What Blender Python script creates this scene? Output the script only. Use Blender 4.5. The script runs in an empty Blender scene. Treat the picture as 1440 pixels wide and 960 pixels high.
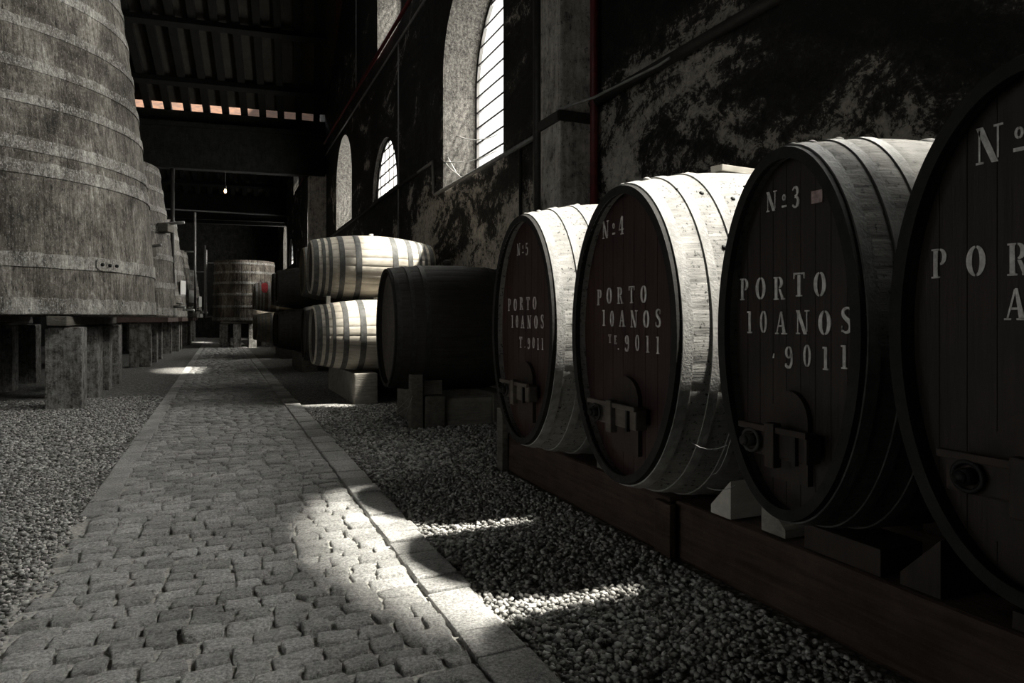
import bpy, bmesh, math, random
import numpy as np
from mathutils import Vector, Matrix

random.seed(7)
rng = np.random.default_rng(11)
PI = math.pi
S = bpy.context.scene
COL = S.collection

# ------------------------------------------------------------------ helpers
def link(o, parent=None):
    COL.objects.link(o)
    if parent is not None:
        o.parent = parent
    return o

def tag(o, label=None, cat=None, group=None, kind=None):
    if label: o['label'] = label
    if cat: o['category'] = cat
    if group: o['group'] = group
    if kind: o['kind'] = kind
    return o

def empty(name, loc, rz=0, label=None, cat=None, group=None):
    o = bpy.data.objects.new(name, None)
    o.empty_display_size = .1
    link(o)
    o.location = loc
    o.rotation_euler = (0, 0, rz)
    return tag(o, label, cat, group)

class MB:
    """collects shapes and links them as ONE mesh object"""
    def __init__(self):
        self.v = []; self.f = []; self.s = []
    def add(self, vs, fs, smooth=False):
        n = len(self.v)
        self.v.extend([tuple(p) for p in vs])
        self.f.extend([tuple(i + n for i in f) for f in fs])
        self.s.extend([smooth] * len(fs))
        return self
    def box(self, x0, x1, y0, y1, z0, z1, c=.0, jit=0, M=None):
        """box with chamfered edges c and optional corner jitter"""
        bm = bmesh.new()
        bmesh.ops.create_cube(bm, size=1)
        for v in bm.verts:
            v.co = Vector(((x0 + x1) / 2 + v.co.x * (x1 - x0), (y0 + y1) / 2 + v.co.y * (y1 - y0), (z0 + z1) / 2 + v.co.z * (z1 - z0)))
            if jit: v.co += Vector([random.uniform(-jit, jit) for _ in range(3)])
        if c > 0:
            bmesh.ops.bevel(bm, geom=bm.edges[:], offset=c, segments=2, affect='EDGES', profile=.6)
        bm.verts.index_update()
        vs = [(M @ v.co if M else v.co)[:] for v in bm.verts]
        fs = [[v.index for v in f.verts] for f in bm.faces]
        bm.free()
        return self.add(vs, fs)
    def tube(self, pts, r, n=12, caps=True):
        pts = [Vector(p) for p in pts]
        rr = r if isinstance(r, (list, tuple)) else [r] * len(pts)
        vs = []; fs = []
        up = None
        for i, p in enumerate(pts):
            a = pts[max(i - 1, 0)]; b = pts[min(i + 1, len(pts) - 1)]
            d = (b - a).normalized()
            if up is None:
                up = Vector((0, 0, 1)) if abs(d.z) < .9 else Vector((1, 0, 0))
            u = d.cross(up).normalized(); w = u.cross(d).normalized(); up = w
            for k in range(n):
                t = 2 * PI * k / n
                vs.append(p + rr[i] * (math.cos(t) * u + math.sin(t) * w))
        for i in range(len(pts) - 1):
            for k in range(n):
                k2 = (k + 1) % n
                fs.append((i * n + k, i * n + k2, (i + 1) * n + k2, (i + 1) * n + k))
        if caps:
            fs.append(tuple(reversed(range(n))))
            fs.append(tuple((len(pts) - 1) * n + k for k in range(n)))
        return self.add(vs, fs, True)
    def lathe(self, prof, c=(0, 0, 0), axis='z', n=32, close=True):
        vs = []; fs = []
        for (r, h) in prof:
            for k in range(n):
                t = 2 * PI * k / n
                p = (r * math.cos(t), r * math.sin(t), h)
                if axis == 'x': p = (p[2], p[0], p[1])
                if axis == 'y': p = (p[1], p[2], p[0])
                vs.append((c[0] + p[0], c[1] + p[1], c[2] + p[2]))
        m = len(prof)
        for i in range(m - 1):
            for k in range(n):
                k2 = (k + 1) % n
                fs.append((i * n + k, i * n + k2, (i + 1) * n + k2, (i + 1) * n + k))
        if close:
            fs.append(tuple(reversed(range(n)))); fs.append(tuple((m - 1) * n + k for k in range(n)))
        return self.add(vs, fs, True)
    def torus(self, c, R, r, axis='x', n=28, m=10):
        vs = []; fs = []
        for i in range(n):
            a = 2 * PI * i / n
            for j in range(m):
                b = 2 * PI * j / m
                q = R + r * math.cos(b)
                p = (r * math.sin(b), q * math.cos(a), q * math.sin(a))
                if axis == 'z': p = (p[1], p[2], p[0])
                vs.append((c[0] + p[0], c[1] + p[1], c[2] + p[2]))
        for i in range(n):
            for j in range(m):
                fs.append((i * m + j, ((i + 1) % n) * m + j, ((i + 1) % n) * m + (j + 1) % m, i * m + (j + 1) % m))
        return self.add(vs, fs, True)
    def prism_x(self, poly, x0, x1, poly1=None):
        """polygon given as (y,z) extruded along x, optionally to a second polygon"""
        n = len(poly)
        vs = [(x0, y, z) for y, z in poly] + [(x1, y, z) for y, z in (poly1 or poly)]
        fs = [tuple(range(n)), tuple(reversed(range(n, 2 * n)))]
        for i in range(n):
            j = (i + 1) % n
            fs.append((i, i + n, j + n, j))
        return self.add(vs, fs)
    def build(self, name, mat, parent=None, loc=None, recalc=True, autosharp=None):
        me = bpy.data.meshes.new(name)
        me.from_pydata(self.v, [], self.f)
        me.polygons.foreach_set('use_smooth', self.s)
        if recalc:
            bm = bmesh.new(); bm.from_mesh(me)
            bmesh.ops.recalc_face_normals(bm, faces=bm.faces[:])
            bm.to_mesh(me); bm.free()
        if autosharp:
            me.set_sharp_from_angle(angle=autosharp)
        me.update()
        o = bpy.data.objects.new(name, me)
        if mat is not None: me.materials.append(mat)
        link(o, parent)
        if loc: o.location = loc
        return o

def copy_tree(o, parent=None):
    c = o.copy(); COL.objects.link(c)
    if parent is not None: c.parent = parent
    for ch in list(o.children):
        copy_tree(ch, c)
    return c

# ------------------------------------------------------------------ materials
class NT:
    def __init__(self, name):
        self.m = bpy.data.materials.new(name); self.m.use_nodes = True
        self.t = self.m.node_tree; self.t.nodes.clear()
        self.out = self.n('ShaderNodeOutputMaterial')
        self.b = self.n('ShaderNodeBsdfPrincipled')
        self.t.links.new(self.b.outputs[0], self.out.inputs[0])
        self.co = self.n('ShaderNodeTexCoord').outputs['Object']
    def n(self, t): return self.t.nodes.new(t)
    def l(self, a, b): self.t.links.new(a, b)
    def map(self, scale, src=None, rot=(0, 0, 0)):
        m = self.n('ShaderNodeMapping'); self.l(src or self.co, m.inputs[0])
        m.inputs['Scale'].default_value = scale; m.inputs['Rotation'].default_value = rot
        return m.outputs[0]
    def noise(self, vec, scale, detail=6, rough=.6, dist=0):
        k = self.n('ShaderNodeTexNoise'); self.l(vec, k.inputs['Vector'])
        k.inputs['Scale'].default_value = scale; k.inputs['Detail'].default_value = detail
        k.inputs['Roughness'].default_value = rough; k.inputs['Distortion'].default_value = dist
        return k.outputs['Fac']
    def voro(self, vec, scale, feature='F1', out='Distance'):
        k = self.n('ShaderNodeTexVoronoi'); k.feature = feature; self.l(vec, k.inputs['Vector'])
        k.inputs['Scale'].default_value = scale
        return k.outputs[out]
    def ramp(self, fac, stops, interp='LINEAR'):
        r = self.n('ShaderNodeValToRGB'); self.l(fac, r.inputs[0])
        cr = r.color_ramp; cr.interpolation = interp
        while len(cr.elements) < len(stops): cr.elements.new(.5)
        for e, (p, c) in zip(cr.elements, stops):
            e.position = p
            e.color = (c, c, c, 1) if isinstance(c, (int, float)) else (*c, 1)
        return r.outputs[0]
    def mix(self, fac, a, b, mode='MIX'):
        k = self.n('ShaderNodeMix'); k.data_type = 'RGBA'; k.blend_type = mode; k.clamp_result = False
        for i, x in ((0, fac), (6, a), (7, b)):
            if isinstance(x, (int, float)): 
                k.inputs[i].default_value = x if i == 0 else (x, x, x, 1)
            elif isinstance(x, tuple): k.inputs[i].default_value = (*x, 1)
            else: self.l(x, k.inputs[i])
        return k.outputs[2]
    def math(self, op, a, b=0.):
        k = self.n('ShaderNodeMath'); k.operation = op
        for i, x in ((0, a), (1, b)):
            if isinstance(x, (int, float)): k.inputs[i].default_value = x
            else: self.l(x, k.inputs[i])
        return k.outputs[0]
    def bump(self, h, strength=.5, dist=.02, prev=None):
        k = self.n('ShaderNodeBump'); self.l(h, k.inputs['Height'])
        k.inputs['Strength'].default_value = strength; k.inputs['Distance'].default_value = dist
        if prev is not None: self.l(prev, k.inputs['Normal'])
        return k.outputs[0]
    def done(self, col, rough=.8, nrm=None, metal=0, spec=.3):
        if isinstance(col, tuple): self.b.inputs['Base Color'].default_value = (*col, 1)
        else: self.l(col, self.b.inputs['Base Color'])
        if isinstance(rough, (int, float)): self.b.inputs['Roughness'].default_value = rough
        else: self.l(rough, self.b.inputs['Roughness'])
        self.b.inputs['Metallic'].default_value = metal
        self.b.inputs['Specular IOR Level'].default_value = spec
        if nrm is not None: self.l(nrm, self.b.inputs['Normal'])
        return self.m

def wood(name, dark, light, grain=(3, 40, 40), blot=1.5, bump=.4, bd=.01, rough=.75, speck=None, spec=.25, lo=.3, hi=.7):
    n = NT(name)
    g = n.noise(n.map(grain), 1, 8, .65, .3)
    p = n.noise(n.co, blot, 6, .65)
    s = n.math('ADD', n.math('MULTIPLY', g, .5), n.math('MULTIPLY', p, .5))
    c = n.ramp(s, [(lo, dark), (hi, light)])
    if speck:
        f = n.noise(n.co, speck[0], 4, .7)
        c = n.mix(n.ramp(f, [(speck[1], 0.), (speck[1] + .08, 1.)]), c, speck[2])
    fine = n.noise(n.co, 60, 4, .7)
    b = n.bump(n.math('ADD', g, n.math('MULTIPLY', fine, .3)), bump, bd)
    return n.done(c, rough, b, spec=spec)

def plain(name, col, rough=.6, metal=0, scale=12, var=.35, bump=.2, spec=.3):
    n = NT(name)
    k = n.noise(n.co, scale, 6, .65)
    c = n.ramp(k, [(.3, tuple(x * (1 - var) for x in col)), (.7, tuple(x * (1 + var) for x in col))])
    b = n.bump(n.noise(n.co, scale * 5, 4, .6), bump, .006)
    return n.done(c, rough, b, metal, spec)

def gravel_mat(name, islands=True):
    n = NT(name)
    if islands:
        g = n.n('ShaderNodeNewGeometry')
        r = g.outputs['Random Per Island']
        c = n.ramp(r, [(0, (.12, .118, .112)), (.45, (.30, .295, .282)), (.8, (.46, .45, .43)), (1, (.62, .61, .59))])
        c = n.mix(n.ramp(n.noise(n.co, 90, 3, .6), [(.3, .25), (.7, 0.)]), c, (.08, .078, .07))
        b = n.bump(n.noise(n.co, 120, 3, .6), .3, .004)
    else:
        v = n.voro(n.co, 34, 'F1', 'Color')
        c = n.ramp(v, [(.05, (.07, .068, .062)), (.5, (.22, .215, .205)), (.95, (.42, .41, .39))])
        d = n.voro(n.co, 34)
        c = n.mix(n.ramp(d, [(.3, 0.), (.75, .85)]), c, (.03, .03, .028))
        b = n.bump(d, -1.0, .03)
    return n.done(c, .85, b, spec=.3)

M = {}
M['gravel'] = gravel_mat('gravel_stones')
M['gravel_bed'] = gravel_mat('gravel_bed', False)

def sett_mat():
    n = NT('granite_setts')
    g = n.n('ShaderNodeNewGeometry')
    r = n.ramp(g.outputs['Random Per Island'], [(0, (.35, .347, .334)), (.5, (.44, .436, .42)), (1, (.53, .525, .51))])
    sp = n.noise(n.co, 60, 8, .8)
    c = n.mix(1., r, n.ramp(sp, [(.33, .22), (.5, 1.), (.67, 1.9)]), 'MULTIPLY')
    big = n.noise(n.co, 2.2, 4, .6)
    c = n.mix(1., c, n.ramp(big, [(.3, .7), (.7, 1.2)]), 'MULTIPLY')
    b = n.bump(n.noise(n.co, 30, 9, .78), 1., .035)
    return n.done(c, .62, b, spec=.4)
M['sett'] = sett_mat()
M['joint'] = plain('joint_sand', (.40, .39, .365), .9, 0, 60, .6, .6)

# casks
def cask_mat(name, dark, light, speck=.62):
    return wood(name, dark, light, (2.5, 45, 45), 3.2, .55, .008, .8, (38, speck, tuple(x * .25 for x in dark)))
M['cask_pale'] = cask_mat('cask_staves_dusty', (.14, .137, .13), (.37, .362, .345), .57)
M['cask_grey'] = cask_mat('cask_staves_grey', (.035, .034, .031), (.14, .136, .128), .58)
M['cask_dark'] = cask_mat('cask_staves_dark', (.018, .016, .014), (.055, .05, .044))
def head_mat(name, dark, light):
    n = NT(name)
    g = n.noise(n.map((40, 40, 2.2)), 1, 8, .7, .4)
    p = n.noise(n.co, 2.5, 5, .65)
    c = n.ramp(n.math('ADD', n.math('MULTIPLY', g, .55), n.math('MULTIPLY', p, .45)), [(.32, dark), (.68, light)])
    w = n.ramp(n.noise(n.map((22, 22, 1.1)), 1, 6, .75), [(.62, 0.), (.8, .5)])
    c = n.mix(w, c, (.085, .07, .062))
    return n.done(c, .55, n.bump(g, .5, .006), spec=.3)
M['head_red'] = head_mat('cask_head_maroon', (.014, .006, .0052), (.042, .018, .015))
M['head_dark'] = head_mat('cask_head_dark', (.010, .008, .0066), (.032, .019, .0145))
M['chime'] = wood('cask_chime_wood', (.006, .006, .0055), (.022, .021, .019), (6, 20, 20), 6, .5, .01, .8)
M['paint'] = None
def paint_mat():
    n = NT('stencil_paint')
    k = n.noise(n.co, 26, 6, .7)
    c = n.ramp(k, [(.3, (.34, .32, .30)), (.6, (.72, .70, .67))])
    return n.done(c, .7, n.bump(n.noise(n.map((60, 60, 6)), 1), .2, .002))
M['paint'] = paint_mat()
M['hoop_pale'] = plain('hoop_iron_dusty', (.27, .265, .255), .7, 0, 14, .35, .5)
M['hoop_grey'] = plain('hoop_iron_grey', (.09, .09, .086), .65, .2, 14, .4, .5)
M['hoop_dark'] = plain('hoop_iron_dark', (.045, .043, .04), .6, .4, 14, .4, .4)
M['iron'] = plain('dark_iron', (.02, .02, .02), .55, .6, 20, .4, .4)
M['rivet'] = plain('rivet_black', (.008, .008, .008), .6, .5)
M['door_wood'] = wood('manway_wood', (.012, .009, .008), (.05, .035, .028), (20, 20, 3), 5, .5, .006, .6)
M['bar_wood'] = wood('crossbar_wood', (.03, .024, .02), (.13, .11, .095), (20, 3, 20), 6, .5, .006, .6)
M['beam_red'] = wood('bearer_timber_reddish', (.02, .011, .008), (.11, .075, .058), (14, 2, 30), 3, .8, .02, .75, lo=.32, hi=.72)
M['timber'] = wood('rough_timber', (.04, .036, .03), (.20, .185, .16), (14, 2.5, 30), 4, .8, .02, .8)
M['timber_x'] = wood('rough_timber_pale', (.12, .11, .095), (.36, .34, .30), (3, 14, 30), 4, .8, .02, .8)
M['pale_wood'] = wood('pale_offcut', (.35, .33, .29), (.6, .57, .52), (4, 20, 20), 4, .3, .006, .8)
# pipes (small barrels)
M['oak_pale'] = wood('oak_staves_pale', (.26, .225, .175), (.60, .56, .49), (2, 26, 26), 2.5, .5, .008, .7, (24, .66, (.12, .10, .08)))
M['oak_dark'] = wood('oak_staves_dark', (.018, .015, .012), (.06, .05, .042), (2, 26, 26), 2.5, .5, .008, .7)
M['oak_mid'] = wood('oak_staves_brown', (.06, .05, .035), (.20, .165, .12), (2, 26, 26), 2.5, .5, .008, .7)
M['head_oak'] = wood('oak_head', (.012, .01, .009), (.045, .036, .03), (30, 30, 2), 3, .5, .006, .7)
M['red_paint'] = plain('red_paint_mark', (.30, .03, .035), .6, 0, 18, .4)
# vats
def vat_mat(name, dark, light, hi=(.5, .49, .47), salt=.60):
    n = NT(name)
    g = n.noise(n.map((15, 15, .9)), 1, 10, .78, .6)       # vertical runs and stave grain
    p = n.noise(n.map((1, 1, .8)), 1.3, 10, .76, .4)       # big stains
    q = n.noise(n.map((20, 20, 12)), 1, 8, .78)            # crust
    s = n.math('ADD', n.math('ADD', n.math('MULTIPLY', g, .38), n.math('MULTIPLY', p, .34)), n.math('MULTIPLY', q, .28))
    c = n.ramp(s, [(.385, tuple(x * .22 for x in dark)), (.455, dark), (.53, light), (.61, hi)])
    st = n.noise(n.map((1, 1, .6)), .9, 6, .7, .8)
    c = n.mix(1., c, n.ramp(st, [(.37, (.28, .25, .22)), (.5, (.95, .93, .9)), (.62, (1.75, 1.76, 1.74))]), 'MULTIPLY')
    sp = n.noise(n.map((1, 1, .6)), 40, 6, .8)
    c = n.mix(n.ramp(sp, [(salt - .02, 0.), (salt + .04, .85)]), c, hi)
    sp2 = n.noise(n.map((24, 24, 6)), 1, 6, .8)
    c = n.mix(n.ramp(sp2, [(.37, .92), (.45, 0.)]), c, (.014, .013, .011))
    sep = n.n('ShaderNodeSeparateXYZ'); n.l(n.co, sep.inputs[0])
    b = n.bump(n.math('ADD', n.math('ADD', q, n.math('MULTIPLY', g, .5)), n.math('MULTIPLY', n.noise(n.co, 55, 5, .75), .6)), 1., .05)
    return n.done(c, .68, b, spec=.4)
M['vat'] = vat_mat('vat_staves_grey', (.075, .066, .055), (.20, .185, .163), (.46, .445, .42))
M['vat_hoop'] = vat_mat('vat_hoop_crusted', (.13, .123, .11), (.30, .288, .265), (.60, .59, .57), .55)
M['vat_end'] = vat_mat('vat_staves_brown', (.07, .055, .042), (.17, .145, .118), (.30, .27, .235), .66)
M['vat_floor'] = wood('vat_underside', (.015, .013, .011), (.05, .045, .04), (3, 30, 30), 2, .5, .01, .8)
M['slab_red'] = wood('vat_base_reddish', (.05, .03, .026), (.15, .11, .098), (20, 2, 20), 2, .6, .02, .8)
# masonry
def concrete(name, dark, light, sc=7, salt=.6):
    n = NT(name)
    p = n.noise(n.co, sc, 10, .8)
    q = n.noise(n.map((14, 14, 1.8)), 1, 8, .76)
    s = n.math('ADD', n.math('MULTIPLY', p, .6), n.math('MULTIPLY', q, .4))
    c = n.ramp(s, [(.40, tuple(x * .2 for x in dark)), (.47, dark), (.58, light)])
    sp = n.noise(n.co, 42, 6, .8)
    c = n.mix(n.ramp(sp, [(salt, 0.), (salt + .06, .8)]), c, tuple(min(.7, x * 1.7) for x in light))
    c = n.mix(n.ramp(n.noise(n.co, 15, 6, .8), [(.36, .92), (.43, 0.)]), c, tuple(x * .15 for x in dark))
    return n.done(c, .85, n.bump(n.math('ADD', p, n.math('MULTIPLY', sp, .6)), 1., .05), spec=.2)
M['pillar'] = concrete('pillar_concrete', (.16, .153, .142), (.42, .41, .39))
M['column'] = concrete('column_limewash', (.42, .39, .355), (.74, .70, .65), 3.5, .66)
M['reveal'] = concrete('window_reveal_stone', (.035, .032, .028), (.105, .098, .088), 16, .57)
def wall_mat():
    n = NT('sooty_plaster')
    a = n.noise(n.map((1, .5, .9)), .75, 10, .66, 1.3)
    b = n.noise(n.map((1, 1, 1.2)), 4.5, 10, .78, .8)
    c = n.noise(n.co, 30, 8, .8)
    s = n.math('ADD', n.math('ADD', n.math('MULTIPLY', a, .54), n.math('MULTIPLY', b, .30)), n.math('MULTIPLY', c, .16))
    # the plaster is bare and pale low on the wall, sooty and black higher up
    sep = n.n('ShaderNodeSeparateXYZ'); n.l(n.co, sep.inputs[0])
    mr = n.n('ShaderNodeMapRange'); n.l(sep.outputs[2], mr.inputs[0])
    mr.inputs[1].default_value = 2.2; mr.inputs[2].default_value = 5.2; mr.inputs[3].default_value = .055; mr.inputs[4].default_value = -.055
    my = n.n('ShaderNodeMapRange'); n.l(sep.outputs[1], my.inputs[0])      # lit stretch painted in: paler beyond the nearest window, darker on the near side
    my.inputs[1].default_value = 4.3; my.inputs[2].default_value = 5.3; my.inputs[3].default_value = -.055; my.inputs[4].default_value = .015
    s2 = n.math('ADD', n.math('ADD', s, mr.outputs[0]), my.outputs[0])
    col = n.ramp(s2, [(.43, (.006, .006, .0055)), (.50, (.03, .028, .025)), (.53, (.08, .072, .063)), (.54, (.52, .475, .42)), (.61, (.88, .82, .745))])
    mott = n.noise(n.map((1, 1, 1)), 9, 9, .8, .5)
    col = n.mix(1., col, n.ramp(mott, [(.36, .15), (.48, 1.), (.66, 1.1)]), 'MULTIPLY')
    fl = n.ramp(c, [(.60, 0.), (.68, .7)])
    col = n.mix(fl, col, (.16, .15, .135))
    nb = n.bump(n.math('ADD', n.math('ADD', s2, n.math('MULTIPLY', mott, .5)), n.math('MULTIPLY', c, .3)), 1., .14)
    return n.done(col, .8, nb, spec=.35)
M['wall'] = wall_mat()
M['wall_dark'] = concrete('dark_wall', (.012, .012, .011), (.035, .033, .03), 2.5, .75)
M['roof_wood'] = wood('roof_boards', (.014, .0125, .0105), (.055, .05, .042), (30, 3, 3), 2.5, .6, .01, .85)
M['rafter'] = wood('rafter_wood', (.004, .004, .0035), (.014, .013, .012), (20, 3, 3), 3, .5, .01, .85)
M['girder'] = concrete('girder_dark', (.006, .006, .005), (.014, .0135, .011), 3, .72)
M['terracotta'] = plain('terracotta_tiles', (.055, .024, .010), .85, 0, 3, .6, .6)
M['pipe_red'] = plain('red_pipe_paint', (.075, .008, .009), .5, 0, 10, .35, .2)
M['pipe_dark'] = plain('dark_pipe', (.028, .026, .024), .5, .2, 10, .4, .2)
M['pipe_grey'] = plain('grey_pipe', (.22, .215, .21), .5, .2, 10, .3, .2)
M['sign'] = plain('white_plate', (.62, .61, .58), .5, 0, 30, .2, .05)
M['label_paper'] = plain('faded_label', (.30, .22, .205), .8, 0, 40, .5, .05)
M['steel'] = plain('steel_fitting', (.3, .3, .29), .4, .7, 20, .3, .1)
M['web'] = plain('cobweb_silk', (.30, .295, .285), .8, 0, 30, .2, 0)
def glass_mat():
    n = NT('dusty_window_glass')
    tr = n.n('ShaderNodeBsdfTransparent'); tr.inputs[0].default_value = (.9, .9, .88, 1)
    gl = n.n('ShaderNodeBsdfGlossy'); gl.inputs['Roughness'].default_value = .15
    mx = n.n('ShaderNodeMixShader'); mx.inputs[0].default_value = .06
    n.l(tr.outputs[0], mx.inputs[1]); n.l(gl.outputs[0], mx.inputs[2])
    n.l(mx.outputs[0], n.out.inputs[0])
    return n.m
M['glass'] = glass_mat()
def frosted():
    n = NT('dirty_frosted_glass')
    tl = n.n('ShaderNodeBsdfTranslucent'); n.l(n.ramp(n.noise(n.co, 3, 6, .7), [(.3, (.45, .44, .42)), (.65, (.85, .84, .81))]), tl.inputs[0])
    tr = n.n('ShaderNodeBsdfTransparent'); mx = n.n('ShaderNodeMixShader'); mx.inputs[0].default_value = .25
    n.l(tl.outputs[0], mx.inputs[1]); n.l(tr.outputs[0], mx.inputs[2]); n.l(mx.outputs[0], n.out.inputs[0])
    return n.m
M['glass_frosted'] = frosted()
def emit(name, col, st):
    n = NT(name); e = n.n('ShaderNodeEmission'); e.inputs[0].default_value = (*col, 1); e.inputs[1].default_value = st
    n.l(e.outputs[0], n.out.inputs[0]); return n.m
M['bulb'] = emit('lamp_filament', (1, .66, .34), 9)

# ------------------------------------------------------------------ setting
XW = 4.45          # inner face of the right wall
TW = .84           # its thickness
ZT = 17.5

def struct(mb, name, mat, parent=None, label=None, **k):
    o = mb.build(name, mat, parent, **k)
    if parent is None: o['kind'] = 'structure'
    if label: o['label'] = label
    return o

# floor bed under gravel
mb = MB(); mb.box(-9.2, 5.3, -3.2, 60.5, -.3, -.035); struct(mb, 'floor', M['gravel_bed'], label='grey gravel floor bed of the cellar')
# far gravel surface is the same bed at grade (with a bump), near gravel is real stones
# --- sett path
XL, XR, XK = -.86, 1.02, 1.28
def sett(mb, cx, cy, w, d, fine=True):
    tilt = (random.gauss(0, .035), random.gauss(0, .045)); dz = random.gauss(0, .005)
    p = 6 + random.random() * 5
    xs = [-1, -.95, -.80, -.3, .3, .80, .95, 1] if fine else [-1, -.93, 0, .93, 1]
    ys = [-1, -.93, -.7, 0, .7, .93, 1] if fine else [-1, -.9, 0, .9, 1]
    ca = [random.gauss(0, .007) for _ in range(8)]
    vs = []; fs = []
    for b in ys:
        for a in xs:
            q = (abs(a) ** p + abs(b) ** p) ** (1 / p); mx = max(abs(a), abs(b))
            k = mx / q if q > 1e-6 else 1
            x = a * k * w / 2; y = b * k * d / 2
            ci = (0 if a < 0 else 1) + (0 if b < 0 else 2)
            x += ca[ci] * abs(a) + .004 * math.sin(b * 4 + cx * 50); y += ca[4 + ci] * abs(b) * (.4 + .6 * abs(a)) + .005 * math.sin(a * 3.1 + cy * 70)
            if mx >= 1: z = -.05
            elif mx > .88: z = .006
            else: z = .012 + random.gauss(0, .0022)
            z += tilt[0] * x + tilt[1] * y + dz
            vs.append((cx + x, cy + y, z))
    nx = len(xs)
    for j in range(len(ys) - 1):
        for i in range(nx - 1):
            fs.append((j * nx + i, j * nx + i + 1, (j + 1) * nx + i + 1, (j + 1) * nx + i))
    mb.add(vs, fs, True)

mb = MB()
y = 1.5
row = 0
while y < 46:
    d = random.uniform(.112, .15) if y < 22 else .3
    x = XL + random.uniform(-.10, .03) + (0 if y < 6.5 else .10)
    while x < XR - .05:
        w = random.uniform(.14, .225)
        if XR - (x + w) < .10: w = XR - x
        sett(mb, x + w / 2, y + d / 2 + random.gauss(0, .006), w - .011, d - .009, y < 10)
        x += w
    y += d
path = struct(mb, 'path', M['sett'], label='cobbled aisle of worn granite setts', recalc=False)
mb = MB(); mb.box(-1.0, 1.3, 1.2, 46, -.06, -.013); struct(mb, 'path_bedding', M['joint'], label='sandy bedding between the setts')
mb = MB()
y = 1.0
while y < 46:
    l = random.uniform(.7, 1.1) if y < 2.6 else random.uniform(.16, .30)
    mb.box(XR + .012, XK + random.uniform(-.015, .012), y + .006, y + l - .006, -.06, .018 + random.uniform(-.004, .006), .012, .005)
    y += l
y = 6.0
while y < 46:
    l = random.uniform(.4, .9)
    mb.box(XL - .12, XL + .06, y + .006, y + l - .006, -.06, .012 + random.uniform(-.004, .006), .012, .005)
    y += l
struct(mb, 'kerb', M['sett'], label='long granite kerb stones edging the cobbled aisle')

# --- loose gravel (stuff)
def gravel(name, pts, sizes, label):
    bm = bmesh.new(); bmesh.ops.create_icosphere(bm, subdivisions=1, radius=1)
    bv = np.array([v.co[:] for v in bm.verts]); bf = np.array([[v.index for v in f.verts] for f in bm.faces]); bm.free()
    n = len(pts); nv = len(bv)
    sc = sizes[:, None] * np.stack([rng.uniform(.75, 1.35, n), rng.uniform(.65, 1.1, n), rng.uniform(.45, .8, n)], 1)
    ang = rng.uniform(0, 2 * PI, n); t1 = rng.normal(0, .35, n)
    V = bv[None] * (1 + rng.normal(0, .13, (n, nv, 1)))
    V = V * sc[:, None, :]
    # tilt about x, then turn about z
    c, s = np.cos(t1)[:, None], np.sin(t1)[:, None]
    yv = V[:, :, 1] * c - V[:, :, 2] * s; zv = V[:, :, 1] * s + V[:, :, 2] * c
    c, s = np.cos(ang)[:, None], np.sin(ang)[:, None]
    xv = V[:, :, 0] * c - yv * s; yv2 = V[:, :, 0] * s + yv * c
    V = np.stack([xv, yv2, zv], 2) + pts[:, None, :]
    F = (bf[None] + (np.arange(n) * nv)[:, None, None]).reshape(-1, 3)
    me = bpy.data.meshes.new(name)
    me.vertices.add(n * nv); me.vertices.foreach_set('co', V.reshape(-1).astype(np.float32))
    me.loops.add(F.size); me.loops.foreach_set('vertex_index', F.reshape(-1).astype(np.int32))
    me.polygons.add(len(F)); me.polygons.foreach_set('loop_start', np.arange(0, F.size, 3, dtype=np.int32))
    me.update(calc_edges=True); me.validate()
    me.materials.append(M['gravel'])
    o = bpy.data.objects.new(name, me); link(o)
    return tag(o, label, 'gravel', kind='stuff')
def scatter(x0, x1, y0, y1, dens, keep):
    n = int((x1 - x0) * (y1 - y0) * dens)
    p = np.stack([rng.uniform(x0, x1, n), rng.uniform(y0, y1, n), np.zeros(n)], 1)
    p = p[keep(p)]; return p[clear(p)]
BLOCKS = [(2.6, 3.05, -.7, 6.5), (2.55, 3.97, 9.15, 10.9), (2.4, 2.62, 9.15, 9.4), (3.5, 3.9, -.7, 6.5)] + [(a, b, c, d) for a, b in ((-2.7, -2.12), (-4.55, -3.9), (-6.55, -5.9)) for c, d in ((13.38, 14.1), (15.1, 15.85), (16.55, 17.55), (18, 19.6))] + [(2.1, 3.55, 12.1, 15.3), (4.2, 4.44, 9.05, 9.35), (4.2, 4.4, 7.4, 7.7), (2.55, 2.66, 6.28, 6.46)]
def clear(p):
    k = np.ones(len(p), bool)
    for a, b, c, d in BLOCKS: k &= ~((p[:, 0] > a - .02) & (p[:, 0] < b + .02) & (p[:, 1] > c - .02) & (p[:, 1] < d + .02))
    return k
def ragged(p): return .05 * np.sin(p[:, 1] * 3.1) + .04 * np.sin(p[:, 1] * 8.3 + 1) + rng.normal(0, .03, len(p))
kl = lambda p: (p[:, 0] > -.30 * p[:, 1] - .4) & (p[:, 0] < -.93 + ragged(p) - np.where(p[:, 1] > 6, .06, 0))
P1 = scatter(-3.5, -.7, 2.2, 8, 2700, kl); P2 = scatter(-5.2, -.9, 8, 15, 1100, kl)
P = np.concatenate([P1, P2]); sz = np.concatenate([rng.uniform(.009, .018, len(P1)), rng.uniform(.014, .025, len(P2))])
P[:, 2] = rng.uniform(-.03, .004, len(P))
gravel('gravel', P, sz, 'grey loose gravel between the cobbled aisle and the vat pillars')
kr = lambda p: (p[:, 0] > 1.30 + .02 * np.sin(p[:, 1] * 5) + rng.normal(0, .015, len(p)) - .10 * (rng.uniform(0, 1, len(p)) < .03))
P1 = scatter(1.2, 2.75, 1.2, 6.6, 2600, kr); P2 = scatter(1.2, 4.4, 6.6, 12, 1000, kr)
P = np.concatenate([P1, P2]); sz = np.concatenate([rng.uniform(.010, .020, len(P1)), rng.uniform(.014, .025, len(P2))])
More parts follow.
